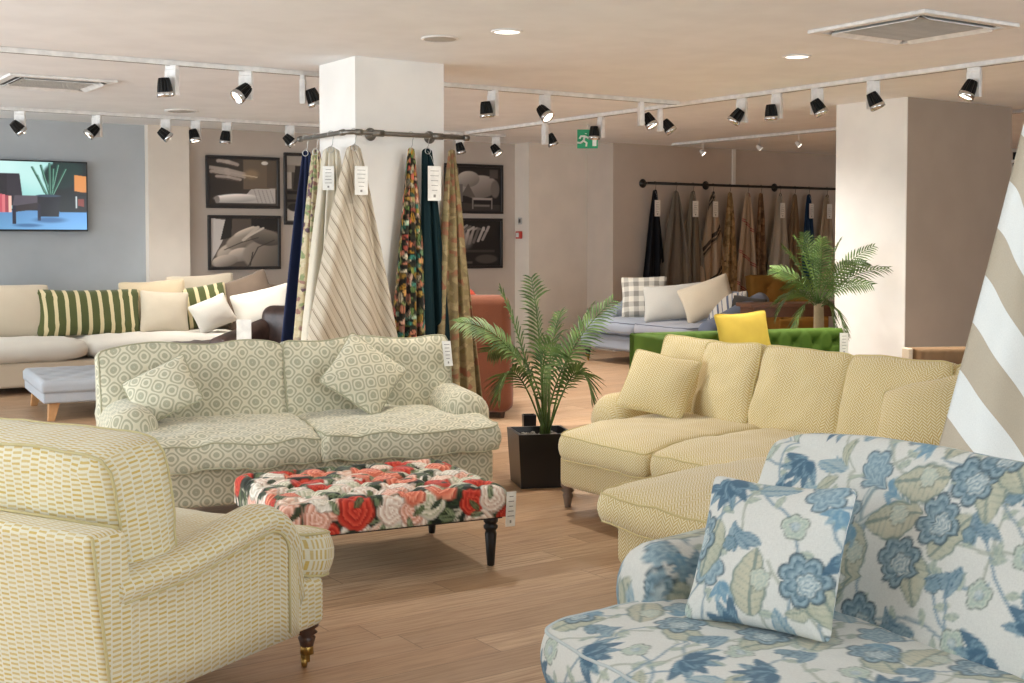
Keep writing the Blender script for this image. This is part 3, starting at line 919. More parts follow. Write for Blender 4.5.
# the shopfront: glass on the left and behind the viewer
def shopfront(axis, pos, a0, a1, n, name, win):
    """low stall wall, header and mullions as one frame, each pane its own glass"""
    w = (a1 - a0) / n; bm = bmesh.new()
    def bx(lo0, lo1, z0, z1, t=.06):
        if axis == 'x': add_box(bm, (pos - t, lo0, z0), (pos + t, lo1, z1))
        else: add_box(bm, (lo0, pos - t, z0), (lo1, pos + t, z1))
    bx(a0, a1, 0, .18, .1); bx(a0, a1, CH - .14, CH, .1)
    struct(bm_obj(name, bm, 'wall_white', smooth=False))
    for i in range(n):
        b0, b1 = a0 + i * w, a0 + (i + 1) * w
        bm = bmesh.new()
        for lo, hi in ((b0, b0 + .04), (b1 - .04, b1)): 
            if axis == 'x': add_box(bm, (pos - .04, lo, .18), (pos + .04, hi, CH - .14))
            else: add_box(bm, (lo, pos - .04, .18), (hi, pos + .04, CH - .14))
        f = struct(bm_obj('window_%d' % win[0], bm, 'frame_black', smooth=False)); win[0] += 1
win = [1]
shopfront('x', X0, 3.6, YB, 6, 'wall_left', win)
struct(box('wall_left_blocker', (X0 - .1, Y0, 0), (X0 + .1, 3.6, CH), 'wall_white'))  # unseen solid bay, added to keep window light off the armchair back
shopfront('y', Y0, .2, 9.0, 4, 'wall_front', win)
struct(box('wall_front_blocker', (X0, Y0 - .1, 0), (.2, Y0 + .1, CH), 'wall_white'))  # unseen bay closed up to cut daylight reaching the near armchair
struct(box('wall_front.001', (9.0, Y0 - .1, 0), (X1, Y0 + .1, CH), 'wall_stone'))
struct(box('wall_right', (X1, Y0, 0), (X1 + .15, YB, CH), 'wall_stone'))
# back wall, mixed light put into colour: cool grey-blue by television, taupe beyond pier
PX0 = at_y(149, 240, YB - .12).x; PX1 = at_y(190, 240, YB - .12).x
struct(box('wall_back', (X0, YB, 0), (PX0 + .2, YB + .15, CH), 'wall_cool_light'))
struct(box('wall_back.001', (PX0 + .2, YB, 0), (X1, YB + .15, CH), 'wall_warm_light'))
struct(box('wall_pier', (PX0, YB - .12, 0), (PX1, YB, CH), 'wall_beige'))
# pier with the fire call point, then the wall with the fabric rail
W2Y = 13.35
xw = at_y(613, 240, W2Y).x
py_ = at_x(587, 240, xw).y
xp = at_y(529, 240, py_).x
struct(box('wall_pier.001', (xp, py_, 0), (xw, YB, CH), 'wall_beige'))
struct(box('wall_back.002', (xw, W2Y, 0), (X1, YB, CH), 'wall_stone'))
# centre pillar
c = at_z(355, 56, CH)
P1X, P1Y = c.x, c.y
struct(box('wall_pillar', (P1X, P1Y, 0), (at_y(444, 200, P1Y).x, at_x(320, 200, P1X).y, CH), 'wall_white'))
# right pillar
c = at_z(908, 97, CH)
P2X, P2Y = c.x, c.y
struct(box('wall_pillar.001', (P2X, P2Y, 0), (at_y(1010, 240, P2Y).x, at_x(836, 240, P2X).y, CH), 'wall_mink'))
print('P1', P1X, P1Y, 'P2', P2X, P2Y, 'pier', xp, py_, xw)
# white face of the right pillar (towards the window): the light on it put into the colour
struct(box('wall_pillar_lit_face', (P2X - .012, P2Y - .001, 0), (P2X, at_x(836, 240, P2X).y, CH), 'wall_white'))
# shallow bulkhead over the sample wall
bA = at_z(680, 124, CH - .12); 
struct(box('ceiling_bulkhead', (bA.x, 4.0, CH - .10), (X1, W2Y, CH + .01), 'ceiling_paint')) if False else None
struct(box('baseboard_back', (X0, YB - .018, 0), (PX0, YB, .12), 'wall_white'))
struct(box('baseboard_right', (xw, W2Y - .018, 0), (X1, W2Y, .12), 'wall_white'))
struct(box('trim_2', (at_y(733, 200, W2Y).x - .03, W2Y - .02, 2.28), (at_y(733, 200, W2Y).x + .03, W2Y, CH), 'wall_white'))
# dark glazed door in the right wall
d0 = at_x(1012, 150, X1)
bm = bmesh.new(); add_box(bm, (X1 - .05, d0.y - 3.2, 0), (X1 - .005, d0.y - .05, 2.75))
struct(bm_obj('door_1', bm, 'dark_glass', smooth=False))
bm = bmesh.new()
for z in (1.95, 2.3, 2.6): add_box(bm, (X1 - .08, d0.y - 3.2, z), (X1 - .05, d0.y - .05, z + .04))
struct(bm_obj('trim_3', bm, 'white_plastic', smooth=False))

# ------------------------------------------------------------------ tracks
TZ = CH - .02
a = at_z(480, 131, TZ); b = at_z(1024, 60, TZ)
T1X = (a.x + b.x) / 2; T1Y1 = a.y
a = at_z(0, 49, TZ); b = at_z(640, 101, TZ)
A1Y = (a.y + b.y) / 2
a = at_z(0, 106, TZ); b = at_z(318, 128, TZ)
A2Y = (a.y + b.y) / 2
a = at_z(680, 143, TZ); b = at_z(836, 130, TZ)
T3X = (a.x + b.x) / 2
print('tracks', T1X, T1Y1, A1Y, A2Y, T3X)
def track(label, lo, hi):
    cx, cy = (lo[0] + hi[0]) / 2, (lo[1] + hi[1]) / 2
    t = thing('lighting_track', label, 'track', (cx, cy, CH), 0, 'ceiling lighting tracks')
    hx, hy = (hi[0] - lo[0]) / 2, (hi[1] - lo[1]) / 2
    box('channel', (-hx, -hy, -.035), (hx, hy, -.0005), 'white_plastic', t, .003, 1)
    if hx > hy:
        box('conductor_slot', (-hx + .02, -.008, -.0365), (hx - .02, .008, -.034), 'slot_dark', t)
    else: box('conductor_slot', (-.008, -hy + .02, -.0365), (.008, hy - .02, -.034), 'slot_dark', t)
    return t
track('long white lighting track crossing the ceiling just behind the centre pillar', (X0 + .5, A1Y - .025), (T1X - .1, A1Y + .025))
track('white lighting track along the back, above television and framed pictures', (X0 + .5, A2Y - .025), (T1X + .6, A2Y + .025))
track('broad bright white lighting track running diagonally over the yellow sofa', (T1X - .04, 2.2), (T1X + .04, A2Y - .1))
track('thin white track with tiny spotlights above the wall of hanging fabrics', (T3X - .012, 6.5), (T3X + .012, W2Y - .4))

# ------------------------------------------------------------------ spotlights
def make_spot():
    t = thing('track_spotlight', 'x', 'spotlight', (0, 0, 0), 0, None)
    box('adapter', (-.05, -.017, -.03), (.05, .017, 0), 'white_plastic', t, .003, 1)
    bm = bmesh.new(); add_box(bm, (-.052, -.022, -.22), (.052, .022, -.03), .006, 2)
    bm_obj('gear_box', bm, 'white_plastic', t, wn=True)
    # head: hangs beside the gear box, axis along local -z
    V = []; F = []
    prof = [(.012, .062), (.034, .06), (.04, .04), (.047, .0), (.05, -.03)]
    n = 36
    for r_, z in prof:
        for i in range(n):
            k = 1.0 if i % 3 else .82
            a = 2 * PI * i / n; V.append((r_ * k * math.cos(a), r_ * k * math.sin(a), z))
    for j in range(len(prof) - 1):
        for i in range(n):
            a = j * n + i; b = j * n + (i + 1) % n; F.append((a, a + n, b + n, b))
    F.append(tuple(range(n))); F.append(tuple(reversed(range((len(prof) - 1) * n, len(prof) * n))))
    hd = mesh_obj('lamp_head', V, F, 'black_metal', t, smooth=False, loc=(0, -.078, -.165)); hd.scale = (1.12, 1.12, 1.12)
    lathe('reflector_ring', [(.05, -.03), (.0535, -.032), (.0535, -.06), (.047, -.062), (.044, -.05)], 'chrome', hd, 24, cap=False)
    lathe('lens', [(.001, -.052), (.044, -.052)], 'lamp_glow', hd, 24, cap=False)
    tube('pivot', [(0, .058, 0), (0, .045, 0)], .012, 'white_plastic', hd, 8)
    ld = bpy.data.lights.new('spot_beam', 'SPOT'); ld.energy = SPOT_W; ld.color = (1, .96, .91); ld.spot_size = R(95); ld.spot_blend = .9; ld.shadow_soft_size = .05
    lo = bpy.data.objects.new('spot_beam', ld); COL.objects.link(lo); lo.parent = hd; lo.location = (0, 0, -.066)
    return t
SPOT_W = 125
spot0 = make_spot(); used_spot = [False]
def spotlight(px, py, track, yaw, tilt, roll, label, e=None):
    """px: where the gear box shows"""
    if track == 'A1': p = at_y(px, py, A1Y)
    elif track == 'A2': p = at_y(px, py, A2Y)
    else: p = at_x(px, py, T1X)
    o = spot0 if not used_spot[0] else dup(spot0); used_spot[0] = True
    o.location = (p.x, p.y, CH - .035); o.rotation_euler = (0, 0, yaw)
    o['label'] = label; o['category'] = 'spotlight'; o['group'] = 'track spotlights'
    for c in o.children:
        if c.name.startswith('lamp_head'):
            c.rotation_euler = (tilt, roll, 0)
            if track == 'A2':
                for g in c.children:
                    if g.type == 'LIGHT': g.data = g.data.copy(); g.data.energy = SPOT_W * .55
    return o
A = R(-33.7)
L1 = 'on the near left ceiling track'
spotlight(172, 83, 'A1', R(-60), R(8), R(0), 'white gear box spotlight left of centre pillar, leftmost ' + L1)
spotlight(246, 90, 'A1', R(-42), R(-35), R(35), 'white spotlight second from left ' + L1 + ', head tilted down')
spotlight(303, 95, 'A1', R(60), R(-20), R(-10), 'spotlight with bright round face beside the left edge of the centre pillar')
spotlight(493, 105, 'A1', R(-80), R(8), R(0), 'spotlight with black upright head first to the right of the centre pillar')
spotlight(545, 108, 'A1', R(-40), R(-25), R(-40), 'black tilted spotlight between the pillar spotlight and the exit sign')
spotlight(641, 115, 'A1', R(65), R(-25), R(20), 'large white spotlight where the two ceiling tracks meet')
L2 = 'on the back track'
spotlight(20, 122, 'A2', R(-30), R(25), R(-40), 'small spotlight above the television, leftmost ' + L2)
spotlight(97, 125, 'A2', R(-50), R(-30), R(35), 'small spotlight above the right edge of the television ' + L2)
spotlight(166, 130, 'A2', R(-30), R(10), R(-50), 'tilted black spotlight in front of the beige pier ' + L2)
spotlight(196, 130, 'A2', R(-35), R(-5), R(-15), 'spotlight just right of the beige pier, above framed photograph')
spotlight(227, 131, 'A2', R(-35), R(5), R(8), 'spotlight above the framed photograph of hands working on cloth')
spotlight(290, 136, 'A2', R(-30), R(5), R(-45), 'spotlight at the open end of the pillar clothes rail')
spotlight(460, 146, 'A2', R(-30), R(0), R(-15), 'small spotlight behind the right end of pillar rail')
spotlight(496, 141, 'A2', R(-35), R(-10), R(-35), 'small tilted spotlight between framed pictures and call point pier')
L3 = 'on the broad diagonal track'
spotlight(545, 137, 'T1', R(80), R(-25), R(0), 'white spotlight left of the green exit sign ' + L3)
spotlight(601, 130, 'T1', R(-100), R(0), R(0), 'black headed spotlight in front of the green exit sign')
spotlight(660, 122, 'T1', R(60), R(-35), R(10), 'white tilted spotlight beside the large one ' + L3)
spotlight(742, 116, 'T1', R(-80), R(-20), R(30), 'spotlight with lit round face, third from right pillar ' + L3)
spotlight(777, 111, 'T1', R(-85), R(5), R(0), 'spotlight with upright black head, second from right pillar')
spotlight(817, 106, 'T1', R(-40), R(-5), R(-30), 'tilted black spotlight just left of the right pillar')
spotlight(873, 98, 'T1', R(-40), R(-5), R(-25), 'tilted black spotlight in front of the white face of right pillar')
spotlight(974, 86, 'T1', R(-80), R(-20), R(15), 'largest spotlight at right end of track before taupe pillar face')
# tiny spots
def mini(px, lit, label):
    p = at_x(px, 140, T3X)
    t = thing('mini_spotlight', label, 'spotlight', (p.x, p.y, CH - .035), 0, 'tiny spotlights over the fabric wall')
    tube('stem', [(0, 0, 0), (0, 0, -.09)], .006, 'white_plastic', t, 6)
    h = lathe('lamp_shade', [(.012, .05), (.022, .045), (.034, -.02)], 'white_plastic', t, 16, cap=False, loc=(0, 0, -.13), rot=(R(-30), R(-35), 0))
    lathe('bulb', [(.001, -.02), (.03, -.02), (.032, -.01)], 'lamp_glow_bright' if lit else 'lamp_glow', h, 14, cap=False)
    ld = bpy.data.lights.new('spot_beam', 'SPOT'); ld.energy = 170; ld.color = (1, .86, .7); ld.spot_size = R(110); ld.spot_blend = 1; ld.shadow_soft_size = .04
    lo = bpy.data.objects.new('spot_beam', ld); COL.objects.link(lo); lo.parent = h; lo.location = (0, 0, -.03)
mini(703, True, 'glowing tiny spotlight, leftmost over the wall of hanging fabrics')
mini(760, False, 'unlit looking tiny grey spotlight, middle one over the hanging fabrics')
mini(799, True, 'tiny white spotlight nearest the right pillar over the hanging fabrics')

# ------------------------------------------------------------------ ceiling fittings
for px, py, lb in ((507, 31, 'lit round recessed downlight in the ceiling above the middle of the shop'), (797, 56, 'lit round recessed downlight in the ceiling near the broad diagonal track')):
    p = at_z(px, py, CH)
    t = thing('recessed_downlight', lb, 'ceiling light', (p.x, p.y, CH), 0, 'recessed downlights')
    lathe('trim_ring', [(.085, -.001), (.1, -.001), (.102, -.006), (.085, -.012), (.08, -.006)], 'white_plastic', t, 32, cap=False)
    lathe('diffuser', [(.001, -.005), (.082, -.005)], 'downlight_glow', t, 32, cap=False)
    ld = bpy.data.lights.new('downlight_beam', 'SPOT'); ld.energy = 150; ld.color = (1, .93, .84); ld.spot_size = R(150); ld.spot_blend = 1; ld.shadow_soft_size = .08
    lo = bpy.data.objects.new('downlight_beam', ld); COL.objects.link(lo); lo.parent = t; lo.location = (0, 0, -.02)
p = at_z(440, 38, CH)
t = thing('ceiling_speaker', 'flat round white speaker disc in the ceiling left of a lit downlight', 'speaker', (p.x, p.y, CH), 0)
lathe('rim', [(.105, -.001), (.12, -.001), (.12, -.008), (.105, -.01)], 'white_plastic', t, 32, cap=False)
lathe('grille', [(.001, -.011), (.06, -.01), (.106, -.007)], 'grille_grey', t, 32, cap=False)
p = at_z(182, 110.5, CH)
t = thing('ceiling_vent', 'small round vent in the ceiling above the beige pier', 'vent', (p.x, p.y, CH))
lathe('rim', [(.14, -.001), (.17, -.001), (.17, -.01), (.14, -.012)], 'white_plastic', t, 28, cap=False)
lathe('cone', [(.001, -.02), (.06, -.018), (.12, -.006)], 'grille_grey', t, 28, cap=False)
def cassette(px, py, label, s=.44):
    p = at_z(px, py, CH)
    t = thing('ceiling_air_conditioner', label, 'air conditioner', (p.x, p.y, CH))
    bm = bmesh.new()
    for a, b in (((-s, -s), (s, -s + .06)), ((-s, s - .06), (s, s)), ((-s, -s + .06), (-s + .06, s - .06)), ((s - .06, -s + .06), (s, s - .06))):
        add_box(bm, (a[0], a[1], -.022), (b[0], b[1], -.001), .003, 1)
    bm_obj('fascia', bm, 'white_plastic', t, smooth=False)
    box('return_plate', (-s + .06, -s + .06, -.006), (s - .06, s - .06, -.001), 'slot_dark', t)
    bm = bmesh.new(); g = s - .15
    for k in range(24):
        x = -g + 2 * g * k / 23; add_box(bm, (x - .005, -g, -.022), (x + .005, g, -.008))
    for k in range(8):
        y = -g + 2 * g * k / 7; add_box(bm, (-g, y - .005, -.02), (g, y + .005, -.009))
    bm_obj('intake_grille', bm, 'grille_grey', t, smooth=False)
    for i in range(4):
        bm = bmesh.new(); add_box(bm, (-s + .13, -s + .075, -.005), (s - .13, -s + .125, .001), .001, 1, Matrix.Rotation(R(0), 4, 'X'))
        for v in bm.verts: v.co.z += -.018 - (v.co.y + s - .1) * -.55
        o = bm_obj('louvre', bm, 'white_plastic', t, smooth=False, rot=(0, 0, PI / 2 * i))
cassette(912, 27, 'square white air conditioning cassette with grille in ceiling at top right')
cassette(52, 82, 'square air conditioning cassette faint in the ceiling above the television', .42)

# ------------------------------------------------------------------ television
a = at_y(85, 162.5, YB); b = at_y(85, 231.5, YB)
TVH = a.z - b.z; TVW = TVH * 1.74
t = thing('television', 'wall mounted flat television showing an armchair and a tall cactus', 'television', (a.x - TVW / 2, YB - .066, b.z))
box('bezel', (-TVW / 2, -.03, 0), (TVW / 2, .03, TVH), 'tv_black', t, .004, 1)
box('wall_bracket', (-.2, .03, .2), (.2, .06, TVH - .2), 'black_metal', t)
def tv_pic(c):
    c.rect(0, 0, 1, 1, '#0A0C0E')
    i = np.arange(len(c.U)); g = np.clip(c.V, 0, 1)[:, None]
    fl = np.array(hexv('#3E78C8')) * (.55 + .9 * (c.U[:, None]) * .3) + np.array([.25, .3, .25]) * (1 - g) * .9
    c.put(c.V < .28, fl[c.V < .28])
    c.rect(0, .3, .73, 1, '#8FC4C0'); c.ell(.25, .9, .3, .3, '#C8E2DE', a=.7, soft=.6); c.ell(.6, .8, .12, .25, '#B8DAD6', a=.6, soft=.6)
    c.poly([(.78, .26), (1, .26), (1, 1), (.74, 1), (.7, .55)], '#0B1012')
    c.ell(.79, .8, .14, .2, '#0D2422'); c.ell(.86, .9, .12, .12, '#102A26', soft=.4)
    for x0, y0, x1, y1 in ((.68, .5, .56, .92), (.7, .5, .63, .95), (.7, .5, .7, .98), (.71, .5, .77, .96), (.72, .5, .83, .9), (.66, .55, .6, .8), (.72, .6, .73, .9)):
        c.line([(x0, y0), (x1, y1)], .011, '#1E4A3E'); c.line([(x0 + .004, y0), (x1 + .004, y1)], .003, '#6FA08A')
    c.poly([(.61, .19), (.77, .19), (.79, .5), (.59, .5)], '#11141E'); c.ell(.69, .5, .1, .02, '#2E3E50')
    c.poly([(.9, .58), (1, .55), (1, .8), (.9, .82)], '#C98244'); c.rect(.895, .53, 1, .56, '#20140E'); c.poly([(.9, .3), (1, .26), (1, .5), (.9, .5)], '#1C1A1C'); c.poly([(.93, .36), (.98, .34), (.98, .46), (.93, .46)], '#7C3A32'); c.rect(.91, .32, .92, .5, '#B8C0C0')
    c.poly([(.22, .45), (.26, .82), (.46, .82), (.48, .5), (.55, .5), (.54, .35), (.22, .35)], '#2B2730'); c.poly([(.2, .3), (.2, .8), (.36, .82), (.36, .35)], '#1E1B22')
    c.poly([(.4, .33), (.6, .38), (.6, .5), (.42, .5)], '#4A444E'); c.poly([(.4, .25), (.61, .3), (.61, .4), (.4, .34)], '#2A2429')
    for k in range(7): c.rect(.22 + .025 * k, .25, .245 + .025 * k, .55 - .01 * k, ['#A83A48', '#D88A80', '#E2C0A8', '#B04A58', '#C86A70', '#8C3A48', '#E0B0A0'][k])
    c.rect(.4, .08, .43, .35, '#1C1B2C'); c.rect(.6, .13, .625, .38, '#1C1B2C')
    c.ell(.7, .14, .12, .04, '#24466E', a=.6, soft=.5); c.ell(.52, .06, .1, .025, '#24466E', a=.6, soft=.5)
print_grid('screen', TVW - .03, TVH - .035, 260, 150, tv_pic, 'screen', t, -.0315, .02)

# ------------------------------------------------------------------ framed photographs
def picture(label, px0, py0, px1, py1, fn, nx=110, ny=80):
    a = at_y(px0, py0, YB); b = at_y(px1, py1, YB)
    w = b.x - a.x; h = a.z - b.z
    t = thing('framed_photograph', label, 'picture', ((a.x + b.x) / 2, YB - .005, b.z), 0, 'dark framed workshop photographs')
    bm = bmesh.new(); f = .035
    for lo, hi in (((-w / 2, 0), (w / 2, f)), ((-w / 2, h - f), (w / 2, h)), ((-w / 2, f), (-w / 2 + f, h - f)), ((w / 2 - f, f), (w / 2, h - f))):
        add_box(bm, (lo[0], -.035, lo[1]), (hi[0], 0, hi[1]), .004, 1)
    bm_obj('frame', bm, 'frame_black', t, smooth=False)
    box('backing', (-w / 2 + f, -.012, f), (w / 2 - f, -.002, h - f), 'frame_black', t)
    print_grid('photograph', w - 2 * f, h - 2 * f, nx, ny, fn, 'photo_print', t, -.014, f)
def pic1(c):
    c.put(np.ones(len(c.U), bool), np.array(hexv('#3E3630')) * (.8 + .5 * c.U[:, None]))
    c.rect(.5, .35, 1, 1, '#7A6A58', .8); c.rect(.85, .4, 1, 1, '#544A40', .6)
    for p, q, w in (((.02, .8), (.5, .68), .05), ((.05, .72), (.5, .62), .05), ((.12, .62), (.45, .56), .035), ((.15, .95), (.4, .88), .05)):
        c.line([p, ((p[0] + q[0]) / 2, (p[1] + q[1]) / 2 + .02), q], w, '#B9ABA0', .9); c.line([(p[0], p[1] - .035), (q[0], q[1] - .035)], .012, '#5C5048')
    c.ell(.62, .68, .1, .1, '#9C8468', soft=.5, a=.8); c.line([(.5, .66), (.7, .62)], .015, '#C6B49A')
    c.poly([(.1, .05), (.98, .05), (.98, .38), (.62, .36), (.55, .25), (.12, .2)], '#BDB6B0')
    c.ell(.4, .16, .32, .09, '#D8D2CC', shade=.3, rot=.05); c.ell(.12, .12, .035, .08, '#8C847E')
    for k in range(5): c.line([(.66 + .06 * k, .34), (.72 + .06 * k, .06)], .008, '#8E8680', .7)
    c.ell(.82, .93, .05, .04, '#DCD6CE')
def pic2(c):
    c.rect(0, 0, 1, 1, '#5A5048'); c.poly([(0, .1), (.16, .5), (.3, .95), (0, 1)], '#CFC8C2'); c.poly([(.14, .55), (.22, 1), (.32, 1), (.3, .6)], '#2B2622')
    for cx, cy, rx, ry, col, rt in ((.35, .3, .28, .2, '#A2978A', .5), (.5, .55, .3, .17, '#8F8478', .5), (.45, .25, .2, .14, '#B0A498', .2), (.8, .22, .32, .34, '#7E746A', .7), (.82, .6, .25, .16, '#6B6259', -.3), (.2, .12, .2, .12, '#A89C90', .3), (.62, .75, .3, .08, '#B4A99C', .4)):
        c.ell(cx, cy, rx, ry, col, rt, soft=.08, shade=.35)
    c.poly([(.6, .85), (1, .72), (1, 1), (.6, 1)], '#25211F'); c.line([(.48, .55), (.7, .82)], .03, '#C8BCAE'); c.line([(.52, .6), (.78, .8)], .022, '#D2C6B8'); c.line([(.62, .3), (.58, .02)], .01, '#3A332E')
    c.line([(.55, .0), (.7, .4), (.95, .55)], .012, '#3E3731', .8); c.line([(.2, .35), (.45, .5), (.7, .6)], .012, '#3E3731', .7)
def pic3(c):
    c.rect(0, 0, 1, 1, '#4A443E'); c.rect(0, .84, 1, 1, '#A39C92'); c.rect(0, .75, .4, .86, '#8A8278'); c.rect(0, .5, .2, .75, '#B4ACA2'); c.poly([(.25, .48), (.35, .85), (.75, .85), (.7, .48)], '#2E2A27')
    c.rect(0, .42, 1, .47, '#1E1B19'); c.rect(0, .3, .6, .34, '#1E1B19'); c.rect(.0, .02, .5, .2, '#C2BAB0'); c.ell(.3, .22, .25, .06, '#2A2623'); c.rect(.6, .5, 1, 1, '#8F8C88', .5)
def pic4(c):
    c.rect(0, 0, 1, 1, '#231F1E'); c.poly([(0, 0), (1, 0), (1, .14), (0, .2)], '#3C3734')
    c.ell(.62, .55, .34, .26, '#8E8680', .2, .05, shade=.3); c.ell(.42, .72, .2, .18, '#9A928A', .3, .05, shade=.3); c.poly([(.3, .35), (.42, .62), (.55, .3)], '#5E5752')
    c.rect(.25, .2, .32, .6, '#6E6762'); c.rect(.5, .25, .85, .3, '#A49C96'); c.rect(.52, .1, .8, .14, '#77706A'); c.line([(.5, .3), (.5, .05)], .012, '#8C847E'); c.line([(.84, .3), (.84, .05)], .012, '#8C847E')
    c.rect(.8, .75, .95, .95, '#4E4844'); c.rect(.02, .8, .25, .97, '#57504B'); c.ell(.9, .5, .08, .2, '#6A635E')
def pic5(c):
    c.rect(0, 0, 1, 1, '#1E1B1A'); c.rect(0, .3, .9, .36, '#3E3835')
    for k in range(7): c.line([(.2 + .08 * k, .4 + .03 * k), (.25 + .09 * k, .75 + .02 * k), (.4 + .06 * k, .9 - .02 * k)], .028, ['#A39B95', '#6E6762', '#B9B1AB'][k % 3], .9)
    c.ell(.35, .55, .16, .2, '#8E8680', shade=.4, soft=.3, a=.8); c.ell(.75, .15, .2, .1, '#4A4440'); c.rect(.1, .05, .5, .1, '#575049')
picture('framed photograph of hands on pale rolled cloth, upper left of the wall group', 205, 155, 279, 209, pic1)
picture('framed photograph of folded fabric heap, below the hands photograph', 207, 215, 280, 269, pic2)
picture('tall framed photograph partly hidden behind the navy hanging fabric', 283, 152.5, 314, 225, pic3, 60, 100)
picture('framed photograph of a chair being upholstered, right of the centre pillar', 441, 163, 502, 214, pic4)
picture('dark framed photograph of draped cloth, below the chair photograph', 441, 218, 501.5, 268, pic5)

# ------------------------------------------------------------------ pier fittings, exit sign
p = at_x(520.5, 235, xp)
t = thing('fire_alarm_call_point', 'small red fire alarm call point on the white pier', 'fire alarm', (xp, p.y, p.z), R(-90))
box('case', (-.05, -.05, -.05), (.05, 0, .05), 'red_plastic', t, .006, 2); box('press_plate', (-.03, -.054, -.03), (.03, -.05, .03), 'card', t)
p = at_x(520.5, 221, xp)
t = thing('wall_switch', 'grey square switch plate on the pier above the fire alarm', 'switch', (xp, p.y, p.z), R(-90))
box('plate', (-.045, -.012, -.045), (.045, 0, .045), 'grey_plastic', t, .003, 1); box('key', (-.02, -.02, -.025), (.02, -.012, .025), 'slot_dark', t, .002, 1)
p = at_d(587.5, 139, 14.2)
t = thing('exit_sign', 'green running man exit sign hanging from ceiling behind a spotlight', 'sign', (p.x, p.y, p.z), A)
sw, sh = .115, .105
box('panel', (-sw, -.012, -sh), (sw, .012, sh), 'sign_green', t, .003, 1)
tube('hanger', [(0, 0, sh), (0, 0, CH - p.z)], .006, 'white_plastic', t, 6)
bm = bmesh.new(); add_box(bm, (.055, -.0145, -.08), (.1, -.0125, .08))
bm_obj('door_symbol', bm, 'sign_white', t, smooth=False)
V, F = [], []
tubes('running_figure', [[(-.03, -.014, .03), (-.045, -.014, -.02)], [(-.045, -.014, -.02), (-.01, -.014, -.045), (-.015, -.014, -.085)], [(-.045, -.014, -.02), (-.08, -.014, -.045), (-.12, -.014, -.04)], [(-.03, -.014, .03), (.01, -.014, .01), (.03, -.014, .03)], [(-.03, -.014, .03), (-.075, -.014, .03), (-.09, -.014, 0)], [(-.02, -.014, .055), (-.019, -.014, .062)]], .011, 'sign_white', t, 6)
# ================================================================== MEDALLION SOFA (middle left)
rot = R(-11)
p = Vector((2.92, 6.51, 0))
S1 = thing('sofa', 'large two-cushion sofa in beige and green medallion weave, behind the floral footstool', 'sofa', p, rot)
W, D = 2.02, .95
mt = 'medallion_weave'
base_box(S1, W - .04, -D / 2 + .03, D / 2 - .04, .13, .345, mt, .035)
back_frame(S1, W - .3, D / 2, .2, .13, .80, mt, .10, .07)
for s in (-1, 1):
    o = howard_arm(S1, s, W / 2 + .03, .25, D / 2 - .06, -D / 2 + .33, .16, .63, mt, rr=.13, bulb=.11, roll=.03, back_up=.03)
for x in (-W / 2 + .12, W / 2 - .12):
    turned_leg(S1, x, -D / 2 + .12, .13, 'dark_wood'); turned_leg(S1, x, D / 2 - .12, .13, 'dark_wood')
for k, s in enumerate((-1, 1)):
    def wp(p, x, y, z, s=s):
        p = p.copy(); t = max(0, z)
        p.z += -.02 * max(0, -y) ** 3 * (.4 + .6 * t) - .006 * math.sin(x * 9 + s) * max(0, -y)
        p.y -= .015 * math.sin(x * 5 + k)
        p.x += s * .02 * (y < 0) * 0
        return p
    cushion('seat_cushion', 1.0, .84, .20, mt, S1, (s * .50, -.10, .425), (R(1.5), 0, 0), pipe='medallion_piping', edge=.70, a=3, b=.5, n=40, nz=5, wr=.014, seed=3 + s, warp=wp, bulge=.03, plan=22)
for k, s in enumerate((-1, 1)):
    def wp(p, x, y, z, s=s):
        p = p.copy(); 
        if y > 0: p.y += .012 * math.cos(x * 1.5) * y
        p.y += .012 * math.sin(x * 6 + s * 2) * max(0, y)
        return p
    cushion('back_cushion', 1.01, .47, .24, mt, S1, (s * .505 - .05, .19, .43), (R(-14), 0, 0), pipe='medallion_piping', edge=.6, a=2.8, b=.5, n=36, nz=5, wr=.012, seed=9 + s, stand=True, warp=wp, plan=20)
price_tag(S1, (.90, .10, .90), (R(-14), 0, R(4)), .055, .15)
b = on(S1, -.80, -.10, .50)
c1 = scatter('square medallion-pattern cushion leaning on the left arm of the medallion sofa', .37, .31, mt, b, rot + R(-25), R(-30), R(-30), 'medallion_piping', .15, 'medallion scatter cushions', seed=4)
b = on(S1, .38, -.12, .495)
c2 = scatter('medallion-pattern cushion standing on its corner at the middle of the medallion sofa', .40, .40, mt, b, rot + R(5), R(-30), R(40), 'medallion_piping', .15, 'medallion scatter cushions', seed=5)

# ================================================================== FLORAL FOOTSTOOL
c = at_z(497, 561, 0); 
rot = R(-8)
FS = thing('footstool', 'rectangular buttoned footstool covered in red and cream rose print, black turned legs', 'footstool', (2.70, 5.27, 0), rot)
W, D = 1.06, .84
o = tufted('padded_top', W, D, .145, 6, 8, .042, 'rose_print', FS, None, loc=(0, 0, .235), step=.007, round_=.045)
paint(o, rose_print(11, .105))
o.data.shade_smooth()
box('apron', (-W / 2 + .02, -D / 2 + .02, .225), (W / 2 - .02, D / 2 - .02, .245), 'dark_fabric', FS)
for x in (-1, 1):
    for y in (-1, 1):
        lathe('leg', [(.014, 0), (.017, .004), (.019, .03), (.028, .15), (.024, .165), (.033, .175), (.034, .187), (.025, .196), (.034, .205), (.034, .235)], 'black_wood', FS, 16, loc=(x * (W / 2 - .06), y * (D / 2 - .06), 0))
price_tag(FS, (W / 2 + .012, -D / 2 - .012, .35), (0, R(3), R(12)), .055, .16)

